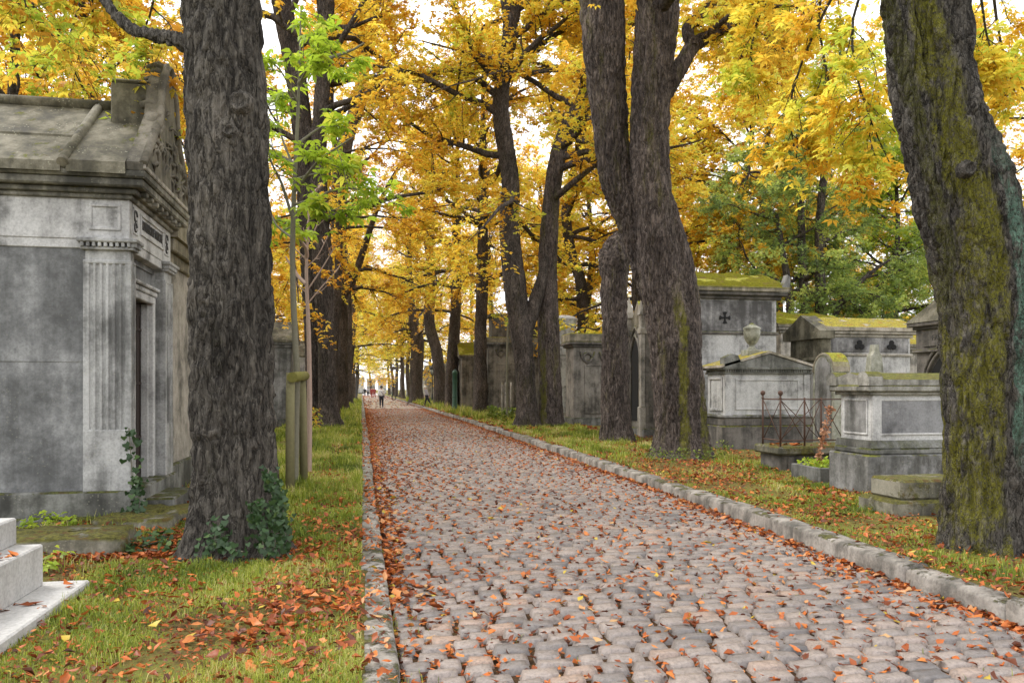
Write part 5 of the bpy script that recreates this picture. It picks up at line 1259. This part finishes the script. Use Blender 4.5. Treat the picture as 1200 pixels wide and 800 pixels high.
r2e = stem_px([(812, 56, 8, .4), (806, 34, 7, .6), (822, 18, 6, .6), (845, -6, 5, .6)], D3)
tree('twin stemmed chestnut with reddish bark dividing low above a mossy foot', [up(r2, 6, .4, .6, 0), up(r2b, 6, .4, -.8, 0)], 104, M['gold'], M['bark_red'], .14, detail=(130, 360), amp=.034, flare=.2, extra_tubes=[r2c, r2d, r2e],
     crown=[dict(z0=9.4, R=5.8, nl=17, nb=9, nt=7, lpt=9, size=.135, twig=(.45, 1.1)), dict(z0=8, stems=[r2d, r2e], R=3.2, nl=4, nb=7, nt=6, lpt=9, size=.15, hang=.1)])
D4 = 21.7
r3 = stem_px([(722, 520, 20), (722, 490, 18.5), (721, 400, 17), (720, 330, 17.5), (719, 304, 19), (722, 288, 15), (727, 277, 9), (731, 271, 3)], D4)
tree('sawn off chestnut trunk ending at a mossy rounded top beside the twin trunk', [r3], 105, M['gold'], M['bark_red'], .14, name='tree_stump', cat='tree stump', detail=(100, 240), amp=.036, flare=.2, lobes=.22)
D5 = 29.9
r4 = stem_px([(618, 503, 15), (617, 470, 12.5), (614, 420, 12.5), (604, 340, 14), (597, 270, 12.5), (598, 212, 11), (587, 130, 10.5), (592, 75, 9.5), (598, 30, 9.5), (590, -30, 8.5)], D5)
r4k = stem_px([(594, 60, 6), (606, 10, 5.5), (614, -40, 5)], D5)
tree('dark tall chestnut with a sinuous trunk forking low beside its paler partner', [up(r4, 5, .4)], 106, M['gold'], M['bark_chest'], .14, detail=(70, 280), amp=.028, flare=.25, extra_tubes=[r4k, stem_px([(614, 400, 7), (625, 360, 9), (634, 330, 7), (640, 300, 4)], D5)],
     crown=dict(z0=8.0, R=6.2, nl=20, nb=9, nt=7, lpt=13, size=.13, kind='tri', twig=(.5, 1.25)))
r5 = stem_px([(645, 502, 16), (645, 460, 14), (643, 390, 13), (642, 320, 11.5), (645, 250, 11), (652, 190, 10.5), (664, 150, 9.5), (682, 118, 8), (700, 80, 6.5), (712, 20, 5.5)], D5 + .35)
tree('paler chestnut with a straight mossy foot and stem bending outwards beside the sinuous one', [up(r5, 6, .4)], 107, M['gold'], M['bark_red'], .14, detail=(70, 260), amp=.026, flare=.2,
     crown=[dict(z0=8.5, R=6.2, nl=16, nb=9, nt=7, lpt=13, size=.13, kind='tri', twig=(.5, 1.25)), dict(z0=11, R=7, nl=6, nb=9, nt=7, lpt=13, size=.13, kind='tri', twig=(.5, 1.25), az0=PI, azw=.8)])
def avenue(label, pts, d, seed, lm, bm, cr=None, det=(36, 150), **kw):
    s = stem_px(pts, d); l = s[-1]
    if l[2] < 18: s = up(s, 19.5 - l[2], .3)
    c = dict(z0=6.5, R=6.0, nl=23, nb=9, nt=7, lpt=12, size=.14, kind='tri', twig=(.5, 1.25)); c.update(cr or {})
    return tree(label, [s], seed, M[lm], M[bm], .12, detail=det, amp=.03, flare=.25, crown=c, **kw)
avenue('dark straight chestnut trunk in front of the wide garlanded tomb', [(563, 487, 10), (563, 460, 8.5), (563, 400, 8), (565, 330, 7.5), (566, 260, 6.5), (566, 190, 5.5)], 44.8, 108, 'gold', 'bark_chest', dict(z0=7.5))
avenue('chestnut with branching upright stem behind the green pillar', [(530, 481, 9), (530, 440, 8), (533, 380, 7), (535, 320, 6.5), (535, 270, 5.5), (536, 220, 4)], 53, 109, 'gold', 'bark_chest', dict(z0=7.5))
avenue('chestnut with a mossy foot whose trunk kinks towards the road beyond the green pillar', [(516, 475, 8.5), (515, 440, 7.5), (511, 410, 7), (503, 375, 7), (505, 320, 6), (500, 260, 5)], 66, 110, 'orange', 'bark_chest')
avenue('short thick chestnut trunk with stubbed limbs behind the seated figure', [(488, 472, 9), (488, 440, 8), (489, 400, 8.5), (485, 385, 6), (480, 330, 4)], 82, 111, 'gold', 'bark_chest')
D6 = 30.0
l2 = stem_px([(387, 503, 14), (384, 465, 11.5), (382, 400, 11), (378, 310, 12), (374, 230, 11), (374, 160, 10), (379, 90, 9.5), (382, 20, 10), (384, -40, 9)], D6)
l2b = stem_px([(369, 506, 13, .6), (368, 465, 11, .6), (367, 400, 10.5, .6), (363, 320, 11, .6), (360, 250, 12, .6), (356, 170, 12.5, .6), (347, 90, 13, .6), (333, 20, 13.5, .6), (325, -40, 13, .6)], D6)
tree('broad dark chestnut with two upright stems behind the green leaved sapling', [up(l2, 4, .4), up(l2b, 5, .4)], 112, M['orange'], M['bark_chest'], .1, detail=(90, 320), amp=.03, flare=.3, crown=[dict(z0=7.5, R=6.8, nl=16, nb=9, nt=7, lpt=13, size=.13, kind='tri', twig=(.5, 1.25)), dict(z0=10, R=7.5, nl=10, nb=9, nt=7, lpt=13, size=.13, kind='tri', twig=(.5, 1.25), az0=0, azw=.9)])
avenue('chestnut with a mossy limb curving up and over the road on the west verge', [(401, 478, 8), (402, 440, 6.5), (401, 380, 7.5), (397, 310, 9), (397, 240, 10), (404, 170, 10), (422, 115, 9), (427, 55, 8.5), (440, 0, 8), (450, -40, 7)], 52, 113, 'orange', 'bark_moss2' if 'bark_moss2' in M else 'bark_chest', dict(z0=7.5, R=6.8, nl=23), extra_tubes=[stem_px([(400, 350, 5), (415, 325, 5), (430, 280, 4), (444, 240, 3), (462, 205, 2.5), (480, 180, 2)], 52)])
avenue('slim chestnut trunk edging the road beyond the curving limb', [(408, 474, 6), (408, 430, 5), (408, 370, 5), (404, 300, 4), (400, 240, 3.5)], 68, 114, 'orange', 'bark_chest')

# ------------------------------------------------------------------ remaining trees: a few grown, the rest their copies
def free_tree(label, x, y, h, r, seed, lm, bm='bark_chest', group=None, cr=None, **kw):
    g = np.random.default_rng(seed); k = 6
    pts = [(x, y, .1, r)]; ox = oy = 0
    for i in range(1, k + 1):
        ox += g.normal(0, .22); oy += g.normal(0, .22); pts.append((x + ox, y + oy, .1 + h * i / k, r * (1 - .75 * i / k)))
    c = dict(z0=4.0, R=5.8, nl=23, nb=9, nt=7, lpt=11, size=.155, kind='tri', twig=(.5, 1.25)); c.update(cr or {})
    return tree(label, [np.array(pts)], seed, M[lm], M[bm], .1, group=group, detail=(24, 60), amp=.03, flare=.25, crown=c, **kw)
GE, GW, GF = 'chestnuts beyond the east tombs', 'chestnuts beyond the west chapels', 'far avenue chestnuts'
LE = 'golden chestnut standing in the mass of trees beyond the east tombs'
LW = 'orange and olive chestnut standing in the mass of trees beyond the west chapels'
LF = 'distant chestnut of the avenue rows near the vanishing end of the road'
pe = free_tree(LE, 13.0, 37.0, 19, .26, 201, 'gold', group=GE)
pe2 = free_tree(LE, 20.5, 38.0, 20, .3, 202, 'gold', group=GE)
pw = free_tree(LW, -8.5, 21.0, 15, .24, 203, 'olive', group=GW, cr=dict(z0=4.6, nl=12, lpt=7, size=.19))
pw2 = free_tree(LW, -10.5, 33.0, 18, .28, 204, 'orange', group=GW)
pf = free_tree(LF, -1.3, 92.0, 20, .32, 205, 'lemon', group=GF, cr=dict(z0=3.6, R=6.2, lpt=7))
pf2 = free_tree(LF, -1.3, 80.0, 20, .3, 206, 'orange', group=GF, cr=dict(z0=3.8, R=6.2, lpt=7))
rg = random.Random(12)
for x, y, q, s in ((14.6, 50, 1, 1.0), (18.5, 50, 0, 1.25), (26, 46, 1, 1.4), (14, 62, 0, 1.0), (23, 62, 1, 1.1), (32, 58, 0, 1.1), (13, 80, 1, 1.0), (21, 84, 0, 1.1), (31, 78, 1, 1.2), (36, 44, 0, 1.35), (44, 60, 1, 1.2), (14, 100, 0, 1.1), (25, 108, 1, 1.2), (40, 92, 0, 1.2), (33, 33, 1, 1.0), (40, 38, 0, 1.0), (52, 80, 1, 1.3)):
    dup(pe2 if q else pe, (x, y, .1), rg.uniform(0, 6.3), LE, GE, s)
for x, y, q, s in ((-13.5, 26, 0, 1.0), (-9.0, 44, 1, 1.0), (-17, 38, 1, 1.1), (-10, 56, 0, 1.1), (-19, 52, 1, 1.2), (-9.5, 70, 1, 1.0), (-18, 70, 0, 1.2), (-10, 88, 1, 1.1), (-22, 90, 1, 1.3), (-21, 28, 0, 1.1), (-10, 108, 1, 1.2), (-16.5, 18.5, 0, .95), (-27, 44, 1, 1.2)):
    dup(pw2 if q else pw, (x, y, .1), rg.uniform(0, 6.3), LW, GW, s)
for i, (x, y) in enumerate(((6.1, 94), (6.3, 106), (6.0, 118), (6.2, 131), (6.1, 145), (6.2, 160), (6.0, 178), (-1.3, 104), (-1.2, 117), (-1.4, 130), (-1.3, 146), (-1.2, 162), (-1.3, 180), (2.5, 215), (-6, 205), (10, 205), (16, 130), (14, 160), (-11, 130), (-11, 160))):
    dup(pf if i % 2 else pf2, (x, y, .1), rg.uniform(0, 6.3), LF, GF, rg.uniform(.95, 1.15))
# the slanting stem and the dark stem seen over the tombs
avenue('thin chestnut stem slanting up behind the mossy roofed cross chapel', [(835, 430, 5), (842, 350, 4.8), (850, 300, 4.6), (860, 250, 4.2), (880, 180, 3.5)], 38, 120, 'gold', 'bark_chest', dict(z0=6.0, R=4.8))
avenue('dark chestnut with mossy stem rising behind the fluted basin tomb', [(684, 440, 8), (684, 390, 7.5), (680, 330, 7), (668, 290, 6.5), (664, 240, 6), (675, 190, 5), (690, 130, 4)], 42, 121, 'gold', 'bark_chest', dict(z0=6.0, R=5.0))
free_tree('tall straight chestnut of the west verge hidden behind the curving limb chestnut', -1.5, 44.5, 22, .3, 222, 'orange', cr=dict(z0=9.0, R=6.4, nl=26))
# the dark evergreen with several stems
D7 = 33.0
e = [stem_px([(942, 420, 7), (943, 360, 6.5), (940, 300, 5.5), (938, 220, 4), (934, 120, 2.5)], D7), stem_px([(962, 420, 8), (962, 360, 7.5), (960, 300, 6.5), (963, 230, 5), (978, 125, 3)], D7), stem_px([(962, 400, 4.5), (990, 350, 3.8), (1020, 320, 2.8), (1050, 300, 1.8)], D7), stem_px([(925, 420, 6), (926, 360, 5.5), (918, 300, 4), (910, 250, 2.6)], D7)]
tree('dark green many stemmed evergreen rising behind the trefoil chapel', e, 130, M['dgreen'], M['bark_chest'], .1, 'evergreen_tree', 'tree', detail=(24, 70), amp=.02, flare=.1,
     crown=dict(z0=2.2, R=4.6, nl=46, nb=10, nt=8, lpt=17, size=.125, kind='spray', flat=.8, elo=-5, ehi=50, hang=.07, clump=.4))
e2 = [stem_px([(1050, 430, 6), (1048, 340, 5), (1052, 270, 3.5), (1050, 200, 2)], D7 + 5)]
tree('lighter green evergreen half hidden behind the leaning mossy trunk', e2, 131, M['green'], M['bark_chest'], .1, 'evergreen_tree', 'tree', detail=(20, 50), amp=.02, flare=.1,
     crown=dict(z0=2.2, R=4.4, nl=32, nb=10, nt=8, lpt=15, size=.12, kind='spray', flat=.8, elo=-5, ehi=50, hang=.07, clump=.4))

# ------------------------------------------------------------------ ivy and weeds
def ivy(name, label, cat, pts, n, size, seed, mat='ivy', spread=.05, face=(0, -1, 0)):
    """leaves along little climbing stems; pts = list of polylines"""
    rng = np.random.default_rng(seed); base = Vector(pts[0][0]); root = thing(name, label, cat, base); w = Geo(); l = Geo()
    fd = np.array(face, float)
    for q in pts:
        sp = spline(np.array([tuple(a) for a in q]), 40); v, f = sweep(sp, np.full(40, .006), 5); w.add(v, f)
        P = sp[rng.integers(0, 40, n)] + rng.normal(0, spread, (n, 3)) * (1 - np.abs(fd) * .6)
        nn = fd[None] + rng.normal(0, .45, (n, 3)); nn /= np.linalg.norm(nn, axis=1)[:, None]
        dn = np.array([0, 0, -1.0]) + rng.normal(0, .5, (n, 3)); u = dn - nn * np.sum(dn * nn, 1)[:, None]; u /= np.linalg.norm(u, axis=1)[:, None]; vv = np.cross(nn, u)
        s = size * rng.uniform(.5, 1.3, n)[:, None]; P = P + fd[None] * rng.uniform(.005, .05, n)[:, None]
        V = np.stack([P - u * s * .15, P - u * s * .35 + vv * s * .45, P + u * s * .05 + vv * s * .6, P + u * s * .75, P + u * s * .05 - vv * s * .6, P - u * s * .35 - vv * s * .45], 1).reshape(-1, 3)
        o = np.arange(n)[:, None, None] * 6; Fq = (o + np.array([[0, 1, 2, 3], [0, 3, 4, 5]])[None]).reshape(-1, 4)
        l.add(V, Fq, np.repeat(np.clip(rng.beta(1.6, 3, n) * 1.1, 0, 1), 2))
    link('stems', w.mesh('stems', base), M['bark_young'], root); link('leaves', l.mesh('leaves', base), M[mat], root)
I = lambda L, d: [at(a, b, d + (c if True else 0)) for a, b, c in L]
ivy('ivy', 'dark green ivy climbing the foot of the thick near trunk', 'ivy', [I([(322, 650, -.42), (322, 610, -.36), (318, 575, -.33), (314, 548, -.33)], D1), I([(330, 645, -.22), (328, 610, -.2), (325, 580, -.2)], D1), I([(310, 645, -.5), (304, 615, -.43), (301, 590, -.42)], D1), I([(318, 640, -.4), (324, 600, -.33), (321, 565, -.3)], D1)], 110, .048, 1, face=(.35, -.9, .2))
ivy('ivy', 'low tuft of ivy on the ground against the thick near trunk', 'ivy', [I([(250, 645, -.5), (253, 625, -.5), (258, 612, -.48)], D1), I([(242, 640, -.45), (262, 632, -.5), (270, 640, -.55)], D1), I([(235, 648, -.4), (250, 640, -.5), (285, 646, -.6)], D1)], 34, .048, 2, face=(-.1, -.8, .5))
ivy('ivy', 'ivy strand climbing the pilaster foot of the large grey chapel', 'ivy', [[(-2.60, 9.72, .06), (-2.58, 9.76, .45), (-2.60, 9.78, .8), (-2.62, 9.77, 1.15)], [(-2.52, 9.66, .05), (-2.50, 9.72, .3), (-2.53, 9.77, .6)]], 55, .06, 3, face=(.2, -.95, .1), spread=.045)
ivy('ivy', 'trailing ivy over leaves between the mossy slabs by the chapel', 'ivy', [[tuple(gnd(140, 650, .1)), tuple(gnd(165, 640, .12)), tuple(gnd(195, 632, .12))], [tuple(gnd(150, 640, .1)), tuple(gnd(190, 645, .1)), tuple(gnd(215, 640, .1))]], 40, .075, 4, face=(0, -.3, .9), spread=.09)
def weeds(label, spots, n, h, size, seed, mat='green'):
    rng = np.random.default_rng(seed); P = []; D = []
    for p in spots:
        for _ in range(n):
            a = rng.uniform(0, 2 * PI); r = rng.uniform(0, .16); hh = h * rng.uniform(.15, 1.1); P.append((p.x + r * math.cos(a), p.y + r * math.sin(a), p.z + hh)); D.append((math.cos(a), math.sin(a), rng.uniform(-.1, .6)))
    v, f, t = leaf_geo(rng, np.array(P), np.array(D), size, np.clip(rng.normal(.5, .25, len(P)), 0, .9), 'tri', .6, .3)
    o = link('weeds', np_mesh('weeds', v - np.array(spots[0])[None], f, t), M[mat]); o.location = spots[0]; tag(o, label, 'weeds'); return o
weeds('leafy green weeds growing round the mossy foot of the twin stemmed chestnut', [gnd(x, y, .14) for x, y in ((770, 541), (800, 540), (815, 537), (830, 537), (845, 530), (785, 545), (758, 536), (822, 545), (838, 541), (850, 536))], 42, .26, .045, 5, 'weed')
weeds('small clump of green weeds at the corner of the white granite grave', [gnd(56, 668, .1), gnd(58, 662, .1)], 7, .16, .07, 6)
weeds('green weeds along the plinth of the large grey chapel', [gnd(55, 618, .06), gnd(70, 620, .06), gnd(40, 622, .06)], 14, .16, .08, 7)
weeds('tuft of tall green weeds before the thin sapling near the garlanded tomb', [gnd(x, y, .14) for x, y in ((575, 492), (583, 494), (590, 496), (600, 496), (578, 490))], 90, .6, .09, 8, 'weed')
weeds('pale weeds by the foot of the broad dark chestnut', [gnd(369, 506, .1), gnd(371, 508, .1)], 34, .75, .10, 9, 'olive')

# ------------------------------------------------------------------ people
def skin(name, J, E, mat, parent, root, sub=2):
    ks = list(J); ix = {k: i for i, k in enumerate(ks)}
    me = bpy.data.meshes.new(name); me.from_pydata([J[k][:3] for k in ks], [(ix[a], ix[b]) for a, b in E], [])
    o = link(name, me, mat, parent)
    o.modifiers.new('skin', 'SKIN').use_smooth_shade = True
    sv = me.skin_vertices[0].data
    for k in ks:
        r = J[k][3]; sv[ix[k]].radius = (r, r) if not isinstance(r, tuple) else r; sv[ix[k]].use_root = (k == root)
    o.modifiers.new('smooth', 'SUBSURF').levels = sub; o.modifiers['smooth'].render_levels = sub
    return o
M['skin'] = plain('skin', (.55, .36, .27), .55, .08); M['white_cloth'] = plain('white_jacket_cloth', (.85, .85, .87), .85, .08); M['dark_cloth'] = plain('dark_trouser_cloth', (.03, .032, .045), .9)
M['grey_hair'] = plain('dark_grey_hair', (.07, .06, .055), .7); M['red_cloth'] = plain('dull_red_cloth', (.30, .06, .06), .85); M['grey_cloth'] = plain('grey_cloth', (.35, .34, .38), .85)
M['white_hat'] = plain('white_hat', (.75, .74, .7), .8); M['shoe'] = plain('dark_shoe', (.03, .028, .026), .6)
def person(label, loc, rz, top, legs, step=.2, lean=0.04, arms=.12, hat=None, bag=False, seat=0.0, sc=1.0):
    """walking figure facing local +y, seen mostly from behind"""
    t = thing('person', label, 'person', loc, rz=rz); t.scale = (sc, sc, sc)
    ln = lambda z: lean * max(0, z - .9)
    J = {'pelvis': (0, -seat * .3, .95, .13)}; E = []
    def j(k, p, x, y, z, r): J[k] = (x, y + ln(z), z, r); E.append((p, k))
    j('waist', 'pelvis', 0, 0, 1.10, .12); j('chest', 'waist', 0, 0, 1.30, .14); j('shoulders', 'chest', 0, 0, 1.42, .10); j('neck', 'shoulders', 0, .01, 1.50, .052)
    j('jaw', 'neck', 0, .03, 1.56, .07); j('skull', 'jaw', 0, .02, 1.65, .095); j('crown', 'skull', 0, .01, 1.70, .07)
    for s, nm in ((-1, 'l'), (1, 'r')):
        sw = s * arms
        j('sh' + nm, 'shoulders', s * .17, 0, 1.41, .06); j('el' + nm, 'sh' + nm, s * .23, -.02 + sw * .5, 1.14, .045); j('wr' + nm, 'el' + nm, s * .24, .05 + sw * 1.3, .90, .032)
        j('pa' + nm, 'wr' + nm, s * .245, .07 + sw * 1.4, .83, .036)
        for q, (dy, l) in enumerate(((-.03, .07), (-.01, .085), (.01, .08), (.03, .065))):
            j('f%d%s' % (q, nm), 'pa' + nm, s * .25, .075 + sw * 1.4 + dy, .83 - l, .009); j('g%d%s' % (q, nm), 'f%d%s' % (q, nm), s * .235, .085 + sw * 1.4 + dy, .80 - l, .008)
        j('th' + nm, 'pa' + nm, s * .22, .12 + sw * 1.4, .80, .010)
        st = s * step
        j('hip' + nm, 'pelvis', s * .09, 0, .88, .095); j('kn' + nm, 'hip' + nm, s * .095, st * .55 + .03, .50, .062); j('an' + nm, 'kn' + nm, s * .10, st - .02 - (.06 if st < 0 else 0), .09 + (.05 if st < 0 else 0), .042)
        j('to' + nm, 'an' + nm, s * .105, st + .12, .035 + (0 if st > 0 else .01), .036)
    skin('body', J, E, M['skin'], t, 'pelvis')
    def sub(keys, grow, extra=None):
        jj = {k: (*J[k][:3], J[k][3] * grow + .008) for k in keys}; return jj, [(a, b) for a, b in E if a in jj and b in jj]
    a, b = sub(['pelvis', 'waist', 'chest', 'shoulders', 'shl', 'ell', 'wrl', 'shr', 'elr', 'wrr'], 1.18)
    for k in ('pelvis', 'waist', 'chest'): x = a[k]; a[k] = (x[0], x[1], x[2] - (.05 if k == 'pelvis' else 0), (x[3] * 1.22, x[3] * .95))
    skin('jacket', a, b, top, t, 'pelvis')
    a, b = sub(['pelvis', 'hipl', 'knl', 'anl', 'hipr', 'knr', 'anr'], 1.16); skin('trousers', a, b, legs, t, 'pelvis')
    for nm in 'lr': a, b = sub(['an' + nm, 'to' + nm], 1.12); skin('shoe', a, b, M['shoe'], t, 'an' + nm, 1)
    sk = J['skull']
    h = MB().lathe([(.005, .13), (.06, .118), (.095, .08), (.112, .02), (.108, -.04), (.09, -.075)], 16, (sk[0], sk[1] - .015, sk[2])); h.build('hat' if hat else 'hair', hat or M['grey_hair'], t)
    if hat: MB().lathe([(.10, .0), (.17, -.015), (.17, -.03), (.1, -.01)], 18, sk[:3]).build('hat_brim', hat, t)
    f = MB().lathe([(.004, .02), (.016, 0), (.004, -.022)], 8, (sk[0], sk[1] + .10, sk[2] - .03)); f.build('nose', M['skin'], t)
    for s in (-1, 1):
        MB().lathe([(.003, .012), (.012, 0), (.003, -.012)], 8, (sk[0] + s * .034, sk[1] + .088, sk[2] - .005)).build('eye', M['shoe'], t); MB().lathe([(.004, .03), (.016, .005), (.004, -.03)], 8, (sk[0] + s * .098, sk[1], sk[2] - .02)).build('ear', M['skin'], t)
    MB().box(sk[0] - .025, sk[0] + .025, sk[1] + .083, sk[1] + .094, sk[2] - .078, sk[2] - .068, .003).build('mouth', M['red_cloth'], t)
    if bag:
        st = MB(); P = [(-.14, .02, 1.44), (-.05, -.15, 1.33), (.06, -.165, 1.18), (.17, -.10, 1.02), (.2, 0, .96)]; st.tube([(x, y + ln(z), z) for x, y, z in P], .016, 6); st.build('shoulder_strap', M['dark_cloth'], t)
    return t
g = gnd(447, 478, .02); person('walker seen from behind in a white jacket and dark trousers on the cobbled road', (g.x, g.y, .03), 0.0, M['white_cloth'], M['dark_cloth'], .16, .03, .1, bag=True, sc=1.02)
g = gnd(501, 476.5, .13); person('figure with white hat and grey top bending forward by the far east kerb', (g.x, g.y, .14), 1.2, M['grey_cloth'], M['dark_cloth'], .3, .28, .2, hat=M['white_hat'], sc=.96)
for px, py, top, lab, rz in ((435.5, 466.0, 'red_cloth', 'distant stroller in a dull red coat ahead of the white jacketed walker', .1), (438.8, 466.2, 'red_cloth', 'distant stroller in a red coat close beside the white jacketed walker', -.2), (431, 464.5, 'grey_cloth', 'tiny distant stroller in grey walking along the road end', .0), (427.5, 463.8, 'dark_cloth', 'tiny distant stroller in dark clothes near the west kerb at the road end', 0)):
    g = gnd(px, py, .03); person(lab, (g.x, g.y, .04), rz, M[top], M['dark_cloth'] if top != 'red_cloth' else M['red_cloth'], .18, .02, .1)

# ------------------------------------------------------------------ finish the ground cover
for x, y, r in ((t1[0][0], t1[0][1], .55), (r1[0][0], r1[0][1], .55), (r2[0][0], r2[0][1], .6), (-2.31, 6.2, .05)): GRASS_HOLES.append((x, y, r))
for yy in np.arange(3.2, 6.6, .12): GRASS_HOLES.append((-2.28, yy, .17)); 
build_grass(); build_litter()

# ------------------------------------------------------------------ daylight: bright overcast
EL, AZ = math.radians(50), math.radians(305)
w = bpy.data.worlds.new('World'); S.world = w; w.use_nodes = True; nt = w.node_tree; nt.nodes.clear()
sky = nt.nodes.new('ShaderNodeTexSky'); sky.sky_type = 'NISHITA'; sky.sun_disc = False; sky.sun_elevation = EL; sky.sun_rotation = AZ
sky.air_density = 1.0; sky.dust_density = 4.0; sky.ozone_density = 1.0
tc = nt.nodes.new('ShaderNodeTexCoord'); cn = nt.nodes.new('ShaderNodeTexNoise'); cn.inputs['Scale'].default_value = 2.2; cn.inputs['Detail'].default_value = 5; nt.links.new(tc.outputs['Generated'], cn.inputs['Vector'])
cr = nt.nodes.new('ShaderNodeValToRGB'); cr.color_ramp.elements[0].position = .3; cr.color_ramp.elements[0].color = (6.2, 6.3, 6.7, 1); cr.color_ramp.elements[1].position = .75; cr.color_ramp.elements[1].color = (9.5, 9.5, 9.7, 1); nt.links.new(cn.outputs[0], cr.inputs[0])
mx = nt.nodes.new('ShaderNodeMix'); mx.data_type = 'RGBA'; mx.inputs[0].default_value = .85
hs = nt.nodes.new('ShaderNodeHueSaturation'); hs.inputs['Saturation'].default_value = 0.12
bg = nt.nodes.new('ShaderNodeBackground'); bg.inputs[1].default_value = 0.15; ow = nt.nodes.new('ShaderNodeOutputWorld')
nt.links.new(sky.outputs[0], hs.inputs['Color']); nt.links.new(hs.outputs[0], mx.inputs[6]); nt.links.new(cr.outputs[0], mx.inputs[7]); nt.links.new(mx.outputs[2], bg.inputs[0]); nt.links.new(bg.outputs[0], ow.inputs[0])
L = bpy.data.lights.new('sun', 'SUN'); L.energy = 1.5; L.angle = math.radians(25); L.color = (1.0, .96, .9)
lo = bpy.data.objects.new('sun', L); COL.objects.link(lo)
sd = Vector((math.sin(AZ) * math.cos(EL), math.cos(AZ) * math.cos(EL), math.sin(EL)))
lo.rotation_euler = (-sd).to_track_quat('-Z', 'Y').to_euler()
S.view_settings.view_transform = 'Standard'; S.view_settings.look = 'None'; S.view_settings.gamma = 1.0; S.view_settings.use_curve_mapping = False
S.view_settings.exposure = 1.0
S.render.engine = 'CYCLES'; c = S.cycles
c.max_bounces = 6; c.diffuse_bounces = 4; c.glossy_bounces = 2; c.transmission_bounces = 4; c.transparent_max_bounces = 4
c.use_denoising = True; c.caustics_reflective = False; c.caustics_refractive = False
